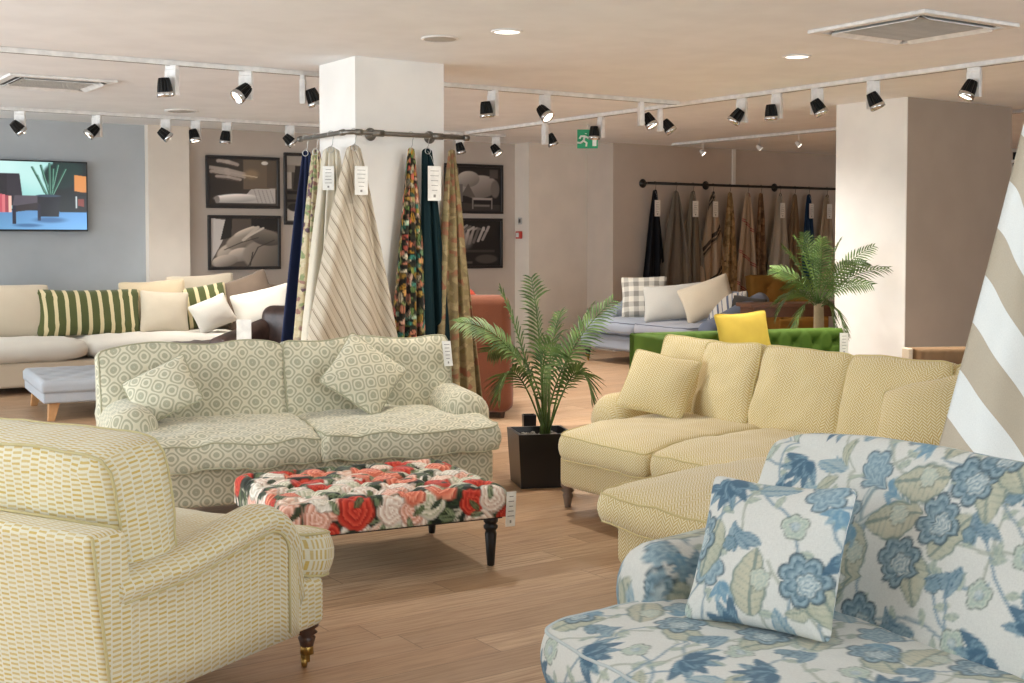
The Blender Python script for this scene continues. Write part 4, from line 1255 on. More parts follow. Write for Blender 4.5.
# ================================================================== YELLOW CORNER SOFA
rot = R(-90)
YL = thing('corner_sofa', 'long yellow zigzag weave sofa with chaise end, right of the potted palm', 'sofa', (4.68, 4.60, 0), rot)
W, D = 2.64, 1.15        # local x: -W/2 far end, +W/2 near end (chaise)
mt = 'fret_weave'
box('base', (-W / 2 + .30, -D / 2 - .05, .14), (W / 2 - .02, D / 2 - .04, .33), mt, YL, .035, 3)
box('chaise_base', (W / 2 - .84, -D / 2 - .84, .14), (W / 2 - .04, -D / 2 + .1, .33), mt, YL, .035, 3)
back_frame(YL, W - .1, D / 2, .2, .14, .76, mt, .08, .06)
howard_arm(YL, -1, W / 2 + .04, .30, D / 2 - .06, -D / 2 + .52, .16, .60, mt, rr=.14, bulb=.13, roll=.03, back_up=.02)
for x, y in ((-W / 2 + .24, -D / 2 + .06), (-W / 2 + .16, D / 2 - .12), (W / 2 - .14, D / 2 - .12), (W / 2 - .14, -D / 2 - .74), (W / 2 - .72, -D / 2 - .74)):
    turned_leg(YL, x, y, .14, 'grey_wood', .032, False)
def wy(p, x, y, z):
    p = p.copy(); p.z += -.04 * max(0, -y) ** 3; return p
for i, (x0, x1, y0) in enumerate(((-W / 2 + .36, -.22, -D / 2 - .10), (-.215, .47, -D / 2 - .08))):
    cushion('seat_cushion', x1 - x0, .98, .19, mt, YL, ((x0 + x1) / 2, y0 + .49, .42), (R(1), 0, 0), pipe='fret_piping', edge=.68, a=3, b=.5, n=26, nz=5, wr=.008, seed=20 + i, warp=wy, bulge=.03, plan=18)
cushion('chaise_cushion', .86, 1.86, .20, mt, YL, (W / 2 - .43, -D / 2 - .94 + .93, .435), (0, 0, 0), pipe='fret_piping', edge=.6, a=3, b=.5, n=34, nz=5, wr=.01, seed=24, warp=wy, bulge=.02, plan=18)
bw = .68
for i, (x, w_) in enumerate(((-.98, .46), (-.56, .46), (-.04, .62), (.58, .63), (1.1, .44))):
    cushion('back_cushion', w_, .48, .24, mt, YL, (x, .20 - .02 * (i % 2) + .03 * (i == 0), .44), (R(-17), R((1.5, -2, 1, -1, 1)[i]), R((3, -2, 2, -2, 0)[i])), pipe='fret_piping', edge=.5, a=2.6, b=.5, n=24, nz=5, wr=.012, seed=30 + i, stand=True, plan=16)
b = on(YL, -.80, -.14, .505)
scatter('small square yellow cushion resting at the far end of the yellow corner sofa', .42, .38, mt, b, rot + R(30), R(-32), R(9), 'fret_piping', .16, 'yellow scatter cushions', seed=6)
b = on(YL, .84, -.06, .49)
scatter('yellow cushion lying tilted at the near end of corner sofa by striped fabric', .46, .38, mt, b, rot + R(-4), R(-34), R(-20), 'fret_piping', .17, 'yellow scatter cushions', seed=7)

# ================================================================== BLUE LINEN SOFA (foreground)
rot = R(-95)
BS = thing('sofa', 'white linen sofa printed with blue flowers in the right foreground', 'sofa', (2.50, 1.88, 0), rot)
W, D = 2.1, 1.12
mt = 'blue_linen_print'
o = base_box(BS, W - .04, -D / 2 + .06, D / 2 - .04, .12, .30, mt, .035); 
def densify_loft(o):
    bm = bmesh.new(); bm.from_mesh(o.data)
    for L_, c_ in ((.05, 5), (.014, 1), (.014, 1)):
        bmesh.ops.subdivide_edges(bm, edges=[e for e in bm.edges if e.calc_length() > L_], cuts=c_, use_grid_fill=True)
    bm.to_mesh(o.data); bm.free()
def densify(o, n=1):
    bm = bmesh.new(); bm.from_mesh(o.data)
    for _ in range(n): bmesh.ops.subdivide_edges(bm, edges=[e for e in bm.edges if e.calc_length() > .03], cuts=3, use_grid_fill=True)
    bm.to_mesh(o.data); bm.free(); box_uv(o.data)
o = BS.children[0]; densify(o, 2); paint(o, blue_linen(5))
def wb(p, x, y, z):
    p = p.copy(); p.z += -.03 * max(0, -y) ** 3 ; return p
o = cushion('seat_cushion', W - .16, .98, .19, mt, BS, (.04, -.10, .375), (R(1), 0, 0), pipe='blue_linen_piping', edge=.78, a=3.2, b=.5, step=.006, nz=8, wr=.006, seed=41, warp=wb, bulge=.02, plan=26)
paint(o, blue_linen(3))
def wbk(p, x, y, z):
    p = p.copy()
    if y > 0: p.y += (-.055 * max(0, abs(x) - .35) ** 2 * 2.2) * y
    return p
o = cushion('back_rest', W - .06, .56, .30, mt, BS, (0, .22, .36), (R(-24), 0, 0), edge=.72, a=3, b=.5, step=.006, nz=10, wr=.005, seed=42, stand=True, warp=wbk, plan=12, bulge=.06)
tr = [[(-.55, -.3), (-.5, -.12), (-.53, .05), (-.50, .2), (-.52, .3)], [(-.53, .0), (-.42, .09), (-.33, .2), (-.22, .22)], [(.1, -.3), (.16, -.1), (.12, .08), (.2, .2)], [(-.5, -.1), (-.62, 0), (-.72, .05), (-.8, .15)], [(.5, -.3), (.48, 0), (.56, .2)]]
paint(o, blue_linen(8, tr))
for s in (-1, 1):
    o = howard_arm(BS, s, W / 2 + .04, .24, D / 2 - .12, -D / 2 + .42, .16, .60, mt, rr=.12, bulb=.12, roll=.03, back_up=.05)
    densify_loft(o)
    def armfn(U, V, s=s): return blue_linen(13)(U, V)
    paint(o, armfn)
for x in (-1, 1):
    for y in (-1, 1): turned_leg(BS, x * (W / 2 - .14), y * (D / 2 - .14), .12, 'dark_wood', .028, False)
b = on(BS, -.50, -.19, .462)
o = scatter('white and blue flower print cushion leaning on the blue linen sofa back', .44, .42, mt, b, rot + R(20), R(-27), R(-3), None, .16, seed=8, step=.005, pinch=.08)
paint(o, blue_linen(17, K=1.1))

# ================================================================== YELLOW DASH ARMCHAIR (left foreground)
rot = R(117)
AC_ = thing('armchair', 'yellow and cream dash-weave armchair seen from behind in the left foreground', 'armchair', (0, 0, 0), rot)
W, D = 1.12, 1.04
foot = at_z(307, 668, 0)
m_ = Euler((0, 0, rot)).to_matrix()
AC_.location = foot - m_ @ Vector((-W / 2 + .07, -D / 2 + .09, 0))
mt = 'dash_weave'
base_box(AC_, W - .03, -D / 2 + .05, D / 2 - .03, .155, .33, mt, .03)
def dash_arm(side):
    w = .15; xo = W / 2; N = 26
    def zt(y):   # side silhouette of the arm, front (-) to back (+)
        t = (y + D / 2) / D
        return .615 + .02 * math.sin(t * PI * .9) - .075 * smooth_(t, .25, .75) 
    rings = []; us = []
    yf = -D / 2 + .21; Rn = .14
    def sec(y, z, k=1.):
        r_ = w / 2; P = []; x0, x1 = xo - w, xo
        zc = z - .05
        for q in range(4): P.append((x0 + .02, .16 + (zc - .16) * q / 4))
        for q in range(11):
            a = PI - PI * q / 10
            P.append(((x0 + x1) / 2 + math.cos(a) * (r_ + .012) , zc + math.sin(a) * .05))
        P.append((x1 - .004, zc - .03))
        for q in range(5): P.append((x1 - .012, .16 + (zc - .04 - .16) * (1 - q / 4)))
        return [(side * x, y, zz) for x, zz in P]
    for j in range(N + 1):
        y = D / 2 - .03 + (yf + Rn - D / 2 + .03) * j / N
        rings.append(sec(y, zt(y))); us.append(y)
    for j in range(1, 11):
        a = j / 10 * PI / 2
        y = yf + Rn - Rn * math.sin(a); rings.append(sec(y, zt(yf + Rn) - Rn * 1.05 * (1 - math.cos(a)))); us.append(yf + Rn - Rn * a)
    z1 = zt(yf + Rn) - Rn * 1.05
    for j in range(1, 6):
        rings.append(sec(yf - .002 * j + .001, z1 - (z1 - .34) * j / 5 * .98)); us.append(us[-1] - .04)
    if side < 0: rings = [r[::-1] for r in rings]
    rings = [r[::-1] for r in rings]
    o = loft('arm', rings, us, mt, AC_)
    # piped seam that follows the side panel
    xs = side * (xo - .008); pts = []
    for j in range(22):
        y = D / 2 - .05 + (yf + Rn - D / 2 + .05) * j / 21; pts.append((xs, y, zt(y) - .085))
    for j in range(1, 9):
        a = j / 8 * PI / 2; rr = Rn - .045
        pts.append((xs, yf + Rn - rr * math.sin(a), zt(yf + Rn) - .085 - rr * (1 - math.cos(a))))
    pts.append((xs, yf + .045, .34)); pts.append((xs, yf + .045, .18))
    tube('piping', pts, .005, 'dash_piping', o, 6)
def smooth_(x, a, b):
    t = max(0, min(1, (x - a) / (b - a))); return t * t * (3 - 2 * t)
dash_arm(-1); dash_arm(1)
# back frame, raked and rounded at the top
bm = bmesh.new(); add_box(bm, (-W / 2 + .005, D / 2 - .14, .155), (W / 2 - .005, D / 2, .68), .03, 4)
for v in bm.verts:
    t = (v.co.z - .155) / .53; v.co.y += .07 * t; v.co.z += .0
bf = bm_obj('back_frame', bm, mt, AC_, wn=True)
for x in (-W / 2 + .008, W / 2 - .008):
    tube('piping', [(x, D / 2 - .006 + .07 * t, .165 + .53 * t) for t in (0, .25, .5, .75, .96)], .005, 'dash_piping', bf, 6)
tube('piping', [(-W / 2 + .02, D / 2 - .045, .682), (0, D / 2 - .04, .686), (W / 2 - .02, D / 2 - .045, .682)], .005, 'dash_piping', bf, 6)
def wa(p, x, y, z):
    p = p.copy(); p.z += -.02 * max(0, -y) ** 3
    k = smooth_(y, -.72, -.60); p.x *= 1 - k * .22; return p
cushion('seat_cushion', W - .04, .96, .19, mt, AC_, (0, -.08, .425), (R(2), 0, 0), pipe='dash_piping', edge=.75, a=3, b=.5, n=22, nz=5, wr=.006, seed=51, bulge=.03, warp=wa, plan=12)
cushion('back_cushion', W - .16, .46, .27, mt, AC_, (0, .27, .43), (R(-9), 0, 0), pipe='dash_piping', edge=.78, a=2.6, b=.5, n=20, nz=5, wr=.01, seed=52, stand=True, plan=10)
for x in (-1, 1):
    turned_leg(AC_, x * (W / 2 - .07), -D / 2 + .09, .165, 'dark_wood', .033, True)
    taper_leg(AC_, x * (W / 2 - .08), D / 2 - .1, .165, 'dark_wood', .028, (0, -.04))

# ================================================================== POTTED PALM (middle)
p = at_z(547, 489, 0); pc = Vector((p.x + .07, p.y + .17, 0))
PP = thing('potted_palm', 'potted palm in a square black pot between medallion sofa and yellow sofa', 'plant', pc, R(-33.7 + 12))
bm = bmesh.new()
s0, s1, h = .155, .175, .33
v = [bm.verts.new((x * s, y * s, z)) for s, z in ((s0, 0), (s1, h), (s1 - .02, h), (s1 - .03, h - .06)) for x, y in ((-1, -1), (1, -1), (1, 1), (-1, 1))]
bm.faces.new(v[3::-1])
for k in range(3):
    for i in range(4): bm.faces.new((v[k * 4 + i], v[k * 4 + (i + 1) % 4], v[k * 4 + 4 + (i + 1) % 4], v[k * 4 + 4 + i]))
bm.faces.new(v[12:16])
bm_obj('pot', bm, 'pot_black', PP, smooth=False)
bm = bmesh.new(); r_ = random.Random(3)
for k in range(170):
    x, y = r_.uniform(-.13, .13), r_.uniform(-.13, .13)
    res = bmesh.ops.create_icosphere(bm, subdivisions=1, radius=r_.uniform(.010, .017), matrix=Matrix.Translation((x, y, h - .045 + r_.uniform(-.004, .012))) @ Matrix.Diagonal((1, r_.uniform(.7, 1.2), .7, 1)))
o = bm_obj('pebble_layer', bm, 'pebbles', PP); o['kind'] = 'stuff'
inv = lambda q: (Matrix.Rotation(-PP.rotation_euler.z, 3, 'Z') @ (q - pc))
dP = 7.75
def P_(px, py, dd=0.): return inv(at_d(px, py, dP + dd))
stems = []
fr = [  # (base px,py), (mid), (tip, depth)
    ((545, 432), (543, 340), (531, 277), .05, .2, 30),
    ((545, 432), (522, 335), (500, 288), .15, .2, 24),
    ((544, 432), (520, 322), (457, 322), -.12, .3, 30),
    ((548, 432), (556, 350), (613, 300), .0, .2, 32),
    ((548, 432), (566, 345), (592, 305), .2, .25, 22),
    ((542, 432), (510, 330), (498, 400), -.2, .3, 24),
    ((550, 432), (580, 330), (592, 398), -.15, .3, 24),
    ((546, 432), (535, 330), (560, 350), -.3, .3, 18),
    ((546, 432), (530, 330), (488, 352), .28, .35, 22),
    ((546, 432), (549, 345), (560, 312), .22, .3, 20),
]
for k, (b0, m0, t0, dd, st, n) in enumerate(fr):
    bb = P_(*b0); bb = bb + Vector(((k % 3 - 1) * .02, (k % 2) * .03 - .015, -.02))
    frond(PP, bb, P_(*m0, dd * .5), P_(*t0, dd), n, .19, .017, 'palm_leaf', st - .02, k, .35, twist=R((40, -35, 30, -45, 25, -30, 35, 50, -40, 30)[k]))
for k in range(3):
    tube('stem', [P_(545 + 4 * k - 4, 436), P_(546 + 3 * k - 3, 400), P_(546 + 2 * k, 365)], [.011, .009, .006], 'stem_green', PP, 8)
p = at_d(529, 431, 8.35)
t = thing('plant_pot', 'slim empty black pot standing just behind the potted palm', 'pot', (p.x, p.y, 0), R(20))
lathe('body', [(.045, 0), (.05, .005), (.06, .34), (.054, .34), (.048, .3)], 'pot_black', t, 4, smooth=False)
lathe('base_plate', [(.05, 0), (.056, .003), (.056, .012), (.05, .015)], 'pot_black', t, 16)

# ================================================================== CREAM SOFA (left background)
CS = thing('corner_sofa', 'long cream linen corner sofa along the back wall under the television', 'sofa', (0, 0, 0), 0)
xL, xR = 1.3, 7.0; yF = 12.72; yB = 13.9
box('base', (xL, yF + .03, .07), (xR, yB, .31), 'oat_linen', CS, .03, 3)
box('return_base', (5.35, 11.0, .07), (xR, yF + .1, .31), 'oat_linen', CS, .03, 3)
box('back_frame', (xL, yB - .2, .3), (xR, yB, .72), 'cream_linen', CS, .06, 4)
for i, (x0, x1) in enumerate(((1.3, 2.2), (2.2, 3.44), (3.46, 5.2))):
    cushion('seat_cushion', x1 - x0, .98, .24, 'cream_linen_light' if i < 3 else 'cream_linen', CS, ((x0 + x1) / 2, yF + .47, .41), pipe=None, edge=.55, a=2.8, b=.45, n=16, nz=3, wr=.012, seed=60 + i, bulge=.05, plan=7)
cushion('seat_cushion', 1.6, 1.5, .22, 'cream_linen_light', CS, (6.15, 12.2, .405), pipe=None, edge=.55, a=2.8, b=.45, n=16, nz=3, wr=.01, seed=66, plan=9)
cushion('seat_cushion', 1.6, 1.1, .22, 'cream_linen_light', CS, (6.15, 13.3, .405), pipe=None, edge=.55, a=2.8, b=.45, n=16, nz=3, wr=.01, seed=67, plan=9)
for x in (2.9, 4.5, 6.6):
    taper_leg(CS, x, yF + .1, .08, 'dark_wood', .03)
def cs_c(label, px, py, w, h, mat, y, tilt, roll=0, yaw=0, seed=1, grp='cushions on the cream corner sofa', thick=.2, **k):
    q = at_y(px, py, y)
    return scatter(label, w, h, mat, (q.x, y, .5 if 'z' not in k else k.pop('z')), yaw, tilt, roll, None, thick, grp, seed=seed, **{a: b for a, b in k.items() if a != 'z'})
cs_c('plain cream cushion at the left edge, left of the green striped cushion', 4, 300, .95, .58, 'cream_linen', 13.35, R(-18), R(2), 0, 1)
cs_c('long green and cream striped cushion in the middle of the cream corner sofa', 92, 300, 1.12, .52, 'green_stripe', 13.3, R(-20), R(1), 0, 2)
cs_c('large sand cushion propped beside the long green striped cushion', 155, 300, .72, .58, 'sand_linen', 13.45, R(-16), R(-3), R(-10), 3)
cs_c('square oat coloured cushion in front of the large sand cushion', 166, 302, .52, .48, 'cream_linen', 13.2, R(-22), R(4), R(-8), 4)
cs_c('wide cream cushion behind the short green striped cushion', 205, 290, .8, .62, 'cream_linen', 13.62, R(-12), R(-3), 0, 5)
cs_c('short green and cream striped cushion between sand and small white cushions', 201, 302, .66, .5, 'green_stripe', 13.35, R(-20), R(-8), R(-12), 6)
cs_c('small white cushion tipped in front of the short striped cushion', 213, 316, .42, .36, 'cream_linen_light', 12.85, R(-25), R(-24), R(-18), 7)
cs_c('brown taupe cushion behind the small white cushion', 247, 300, .62, .55, 'brown_taupe', 13.3, R(-18), R(-22), R(-24), 8)
cs_c('pale grey brown cushion partly behind the brown taupe cushion', 262, 300, .6, .5, 'brown_taupe', 13.6, R(-14), R(12), R(-20), 9)
cs_c('white cushion resting at the right end beside the brown leather chair', 262, 312, .68, .48, 'cream_linen_light', 12.75, R(-30), R(-15), R(-30), 10)
q = at_z(216, 347, .53)
o = cushion('throw_blanket', .8, .42, .05, 'brown_taupe', None, (q.x, q.y, .56), (0, 0, R(8)), edge=.8, n=18, nz=2, wr=.02, seed=70)
tag(o, 'folded mottled plum throw lying on the cream sofa seat behind the medallion sofa', 'blanket')

# grey footstool bench
GB = thing('footstool', 'low pale grey buttoned footstool with oak legs before the cream sofa', 'footstool', (3.2, 11.28, 0), R(-6))
box('body', (-.62, -.62, .15), (.62, .62, .26), 'grey_linen', GB, .02, 3)
tufted('padded_top', 1.26, 1.26, .10, 5, 6, .022, 'grey_linen', GB, 'grey_linen', loc=(0, 0, .24), step=.02, round_=.03)
for x in (-1, 1):
    for y in (-1, 1): taper_leg(GB, x * .52, y * .52, .16, 'oak_leg', .045, (-x * .03, -y * .03))

# ================================================================== BROWN LEATHER CHAIR
q = rd(-1.93, 10.55)
LC = thing('leather_armchair', 'dark brown leather armchair behind medallion sofa, white card on its side', 'armchair', q, R(-60))
base_box(LC, .9, -.42, .42, .1, .36, 'brown_leather', .05)
back_frame(LC, .86, .44, .2, .1, .93, 'brown_leather', .06, .09)
for s in (-1, 1): howard_arm(LC, s, .47, .17, .38, -.34, .12, .70, 'brown_leather', rr=.085, bulb=.05, roll=.03, back_up=.14)
cushion('seat_cushion', .6, .66, .16, 'brown_leather', LC, (0, -.06, .43), edge=.7, n=14, seed=80)
for x in (-1, 1):
    for y in (-1, 1): taper_leg(LC, x * .36, y * .34, .11, 'dark_wood', .028)
q = at_d(244, 331, 9.35)
bm = bmesh.new(); add_box(bm, (-.055, -.002, -.085), (.055, .002, .085), .001, 1)
# card stands in a small holder on the sofa arm side
t = thing('card_holder', 'blank white card standing in front of the brown leather armchair', 'card', (q.x, q.y, 0), A)
bm_obj('card', bm, 'card', t, smooth=False, loc=(0, 0, q.z))
tube('stand', [(0, .004, 0), (0, .004, q.z)], .006, 'steel_pipe', t, 8)
lathe('foot', [(.11, 0), (.11, .006), (.012, .012)], 'steel_pipe', t, 24)

# ================================================================== RUST ARMCHAIR
q = rd(-.46, 10.95)
RA = thing('armchair', 'rust orange high-backed armchair seen from behind, left of the potted palm', 'armchair', q, R(146))
bm = bmesh.new(); add_box(bm, (-.47, .22, .05), (.47, .46, 1.04), .09, 5)
for v in bm.verts: v.co.x *= 1.0 - .05 * (v.co.z - .05); v.co.y += .04 * v.co.z
bm_obj('back_rest', bm, 'rust_chenille', RA, wn=True)
for s in (-1, 1):
    bm = bmesh.new(); add_box(bm, (s * .47 - (.15 if s > 0 else 0), -.42, .05), (s * .47 + (.15 if s < 0 else 0), .3, .62), .06, 4)
    bm_obj('arm', bm, 'rust_chenille', RA, wn=True)
cushion('seat_cushion', .66, .64, .2, 'rust_chenille', RA, (0, -.1, .38), n=12, seed=81)
box('base', (-.42, -.38, .04), (.42, .3, .3), 'rust_chenille', RA, .03, 2)
tube('seam', [(-.47, .47, .60), (0, .49, .60), (.47, .47, .60)], .006, 'rust_chenille', RA, 6)
for x in (-1, 1):
    for y in (-1, 1): taper_leg(RA, x * .38, y * .34 + .02, .06, 'dark_wood', .025)
q = rd(-.75, 11.95)
RB = thing('armchair', 'red armchair whose top shows just over the rust armchair', 'armchair', q, R(150))
bm = bmesh.new(); add_box(bm, (-.4, .2, .08), (.4, .4, 1.05), .08, 4); bm_obj('back_rest', bm, 'red_velvet', RB, wn=True)
box('base', (-.4, -.4, .08), (.4, .3, .42), 'red_velvet', RB, .05, 3)
for x in (-1, 1):
    for y in (-1, 1): taper_leg(RB, x * .33, y * .3, .09, 'dark_wood', .025)

# ================================================================== GREEN CHESTERFIELD
A2 = R(-13.7)
q = rd(2.03, 10.21)
GS = thing('chesterfield_sofa', 'green velvet buttoned chesterfield sofa behind the yellow corner sofa', 'sofa', q, A2)
W, D, H = 1.95, .92, .74
box('base', (-W / 2 + .02, -D / 2 + .02, .08), (W / 2 - .02, D / 2 - .02, .34), 'green_velvet', GS, .02, 2)
box('back_frame', (-W / 2, D / 2 - .12, .08), (W / 2, D / 2, H), 'green_velvet', GS, .02, 3)
tufted('buttoned_back', W - .14, .44, .13, 9, 4, .05, 'green_velvet', GS, 'green_velvet', loc=(.065, D / 2 - .11, H - .222), rot=(R(90 - 6), 0, 0), step=.014, round_=.06)
for s in (-1,):
    a = box('arm', (s * W / 2 - (.12 if s > 0 else 0), -D / 2, .08), (s * W / 2 + (.12 if s < 0 else 0), D / 2, H), 'green_velvet', GS, .02, 3)
    tufted('buttoned_lining', D - .14, .42, .10, 4, 3, .04, 'green_velvet', a, 'green_velvet', loc=(s * (W / 2 - .11), -.03, H - .215), rot=(R(90), 0, -s * R(90)), step=.014, round_=.05)
cushion('seat_cushion', W - .2, .68, .16, 'green_velvet', GS, (.07, -.1, .40), edge=.75, n=22, seed=82)
for x in (-1, 1):
    for y in (-1, 1): lathe('leg', [(.02, 0), (.03, .03), (.034, .06), (.02, .085)], 'dark_wood', GS, 14, loc=(x * (W / 2 - .1), y * (D / 2 - .1), 0))
b = on(GS, W / 2 - .06, -D / 2 + .7, H + .01)
price_tag(GS, (W / 2 - .06, D / 2 - .27, H - .03), (0, 0, 0), .085, .19)
b = on(GS, -.07, .10, .50)
scatter('bright yellow velvet cushion on the green chesterfield sofa', .52, .42, 'yellow_velvet', b, A2 + R(4), R(-16), R(-3), 'yellow_velvet', .17, None, seed=12, pinch=.09)

# ================================================================== GREY SOFA (right background)
GR = thing('sofa', 'blue grey wool sofa with castor legs under the wall of hanging fabrics', 'sofa', (9.90, 11.50, 0), R(-90))
W, D = 2.25, 1.05
base_box(GR, W - .05, -D / 2 + .04, D / 2, .17, .36, 'blue_grey_wool', .04)
back_frame(GR, W - .2, D / 2, .2, .17, .80, 'blue_grey_wool', .08, .08)
howard_arm(GR, 1, W / 2 + .05, .22, D / 2 - .05, -D / 2 + .2, .18, .60, 'slate_wool', rr=.10, bulb=.1, roll=.04, back_up=.30)
howard_arm(GR, -1, W / 2 + .05, .22, D / 2 - .05, -D / 2 + .5, .18, .62, 'blue_grey_wool', rr=.10, bulb=.1, roll=.03, back_up=.24)
for i, s in enumerate((-1, 1)):
    cushion('seat_cushion', .98, .92, .2, 'mid_grey_wool' if i else 'blue_grey_wool', GR, (s * .48, -.08, .45), pipe='slate_wool', edge=.65, n=18, nz=3, wr=.008, seed=90 + i)
    cushion('back_cushion', .96, .44, .22, 'blue_grey_wool', GR, (s * .48, .24, .46), (R(-12), 0, 0), edge=.6, n=16, nz=3, seed=92 + i, stand=True)
for x in (-1, 1):
    for y in (-1, 1): turned_leg(GR, x * (W / 2 - .12), y * (D / 2 - .1), .18, 'black_wood', .04, True)
def gs_c(label, px, w, h, mat, x, tilt, roll, yaw, seed, z=.53, thick=.18):
    q = at_x(px, 310, x); scatter(label, w, h, mat, (x, q.y, z), yaw, tilt, roll, None, thick, 'cushions on the grey sofa', seed=seed)
gs_c('grey and cream gingham check cushion on the grey sofa', 644, .58, .54, 'gingham', 9.98, R(-16), R(-2), R(-42), 13)
gs_c('plain pale grey cushion in front of the gingham cushion', 672, .72, .46, 'light_grey_wool', 9.80, R(-24), R(-6), R(-48), 14)
gs_c('tilted cream cushion between pale grey cushion and striped cushion', 706, .62, .46, 'cream_linen', 9.85, R(-22), R(-22), R(-50), 15)
gs_c('navy and cream striped cushion near the right arm of the grey sofa', 727, .5, .40, 'navy_stripe_cotton', 10.0, R(-22), R(-8), R(-50), 16, .5)
gs_c('dark grey cushion in the right corner of the grey sofa', 744, .45, .36, 'charcoal_wool', 10.1, R(-18), R(8), R(-60), 17, .5)

# mustard chair, dark bench, console
MC = thing('armchair', 'mustard velvet armchair behind the right end of the grey sofa', 'armchair', (13.05, 12.55, 0), R(-10))
base_box(MC, .84, -.36, .34, .12, .42, 'mustard_velvet', .04)
tufted('buttoned_back', .84, .62, .16, 3, 3, .04, 'mustard_velvet', MC, 'mustard_velvet', loc=(0, .42, .68), rot=(R(80), 0, 0), step=.02, round_=.06)
for s in (-1, 1): howard_arm(MC, s, .46, .15, .3, -.28, .13, .62, 'mustard_velvet', rr=.07, bulb=.05, back_up=.1)
for x in (-1, 1):
    for y in (-1, 1): taper_leg(MC, x * .34, y * .28, .13, 'dark_wood', .025)
CT = thing('console_table', 'dark wooden console table behind the palm by the right pillar', 'table', rd(3.02, 13.3), R(-20))
box('table_top', (-.62, -.2, .80), (.62, .2, .84), 'walnut', CT, .004, 1); box('apron', (-.58, -.17, .70), (.58, .17, .80), 'walnut', CT)
for x in (-1, 1):
    for y in (-1, 1): taper_leg(CT, x * .56, y * .15, .71, 'walnut', .025)

# ================================================================== SECOND PALM (by the right pillar)
pc2 = rd(2.80, 11.50)
PB = thing('potted_palm', 'bushy palm in a wicker basket standing against the white right pillar', 'plant', pc2, 0)
lathe('basket', [(.13, 0), (.15, .01), (.19, .16), (.2, .3), (.205, .34), (.19, .345), (.185, .3)], 'basket', PB, 28)
o = lathe('compost', [(.001, .31), (.18, .30)], 'slot_dark', PB, 20, cap=False)
tube('trunk', [(0, 0, .28), (.01, 0, .6), (0, 0, .92)], [.06, .05, .045], 'trunk', PB, 12)
def Q_(px, py, dd=0.): return at_d(px, py, 11.50 + dd) - pc2
crown = Q_(818, 303)
fr2 = [((812, 262), (804, 233), .1), ((800, 262), (783, 247), .2), ((830, 258), (840, 240), .15), ((840, 262), (874, 246), -.1), ((845, 268), (889, 268), -.35), ((840, 278), (872, 285), -.3),
       ((798, 272), (772, 268), .1), ((800, 285), (776, 300), -.2), ((836, 290), (846, 335), -.35), ((805, 290), (792, 335), -.35), ((822, 262), (822, 238), -.2), ((790, 275), (776, 318), -.1), ((832, 285), (838, 350), -.2), ((846, 262), (866, 262), .1), ((808, 255), (795, 238), -.2),
       ((815, 262), (812, 246), .3), ((826, 270), (852, 262), -.4), ((806, 275), (786, 284), -.4)]
for k, (m0, t0, dd) in enumerate(fr2):
    m2 = Q_(*m0, dd * .5); frond(PB, crown + Vector((0, 0, -.03 * (k % 3))), m2, Q_(*t0, dd), 19, .17, .018, 'palm_leaf_dark', .2, 40 + k, .3, twist=R((35, -30, 40, -40, 30, -35)[k % 6]))

# ================================================================== BROWN BUTTONED CHAIR
q = rd(3.20, 8.85)
BC = thing('armchair', 'small brown velvet buttoned chair showing behind the yellow sofa near striped fabric', 'armchair', q, R(-24))
box('back_shell', (-.30, .24, .28), (.38, .31, .725), 'brown_velvet', BC, .015, 2)
tufted('buttoned_back', .62, .44, .07, 4, 3, .028, 'brown_velvet', BC, 'brown_velvet', loc=(.04, .245, .50), rot=(R(87), 0, 0), step=.012, round_=.03)
box('side_post', (-.335, .2, 0), (-.30, .31, .725), 'oat_linen', BC, .01, 2)
cushion('seat_cushion', .66, .56, .16, 'brown_velvet', BC, (.04, -.06, .40), n=12, seed=83)
box('base', (-.3, -.34, .2), (.38, .24, .34), 'brown_velvet', BC, .03, 2)
for x, y in ((-.26, -.28), (.34, -.28), (.34, .2)): taper_leg(BC, x, y, .21, 'dark_wood', .022)
# ================================================================== CLOTHES RAIL ROUND THE CENTRE PILLAR
RY = P1Y - .12                                     # rail in front of the pillar face
rc = at_y(345, 131.5, RY); RZ = rc.z
xr = at_y(466, 139, RY).x; xc = P1X - .12
yl = at_x(300, 139, xc).y
print('rail', RZ, xc, xr, yl)
RL = thing('clothes_rail', 'grey steel pipe rail wrapped round two sides of the centre pillar', 'rail', (xc, RY, RZ))
r_ = .07
bend = [(r_ - r_ * math.cos(a) , r_ - r_ * math.sin(a), 0) for a in [R(10 * k) for k in range(0, 10)]]
pts = [(0, yl - RY, 0)] + [(0, (yl - RY) * .5, 0)] + bend + [((xr - xc) * .5, 0, 0), (xr - xc, 0, 0)]
tube('pipe', pts, .017, 'steel_pipe', RL, 12)
def wall_flange(parent, x, y, ang, reach):
    f = lathe('flange', [(.02, 0), (.045, 0), (.047, .006), (.03, .012), (.024, .035), (.018, .04)], 'steel_pipe', parent, 18, loc=(x, y, 0), rot=(R(90), 0, ang))
    t = tube('stub', [(0, 0, 0), (0, 0, reach)], .015, 'steel_pipe', f, 10)
    tube('tee', [(-.045, 0, reach), (.045, 0, reach)], .024, 'steel_pipe', f, 12)
for px in (370, 429):
    x = at_y(px, 133, P1Y).x; wall_flange(RL, x - xc, .118, 0, .118)
for k, (x, y, h) in enumerate(((0, yl - RY, 0), (xr - xc, 0, 0), )):
    lathe('end_cap', [(.001, -.02), (.022, -.02), (.023, .02), (.001, .022)], 'steel_pipe', RL, 12, loc=(x, y, 0), rot=(R(90), 0, 0) if k == 0 else (0, R(90), 0))
tube('elbow', [(0, .11, 0), (0, .06, 0)], .023, 'steel_pipe', RL, 12); tube('elbow', [(.06, 0, 0), (.11, 0, 0)], .023, 'steel_pipe', RL, 12)
G1 = 'fabric lengths on the pillar rail'
dz = .09
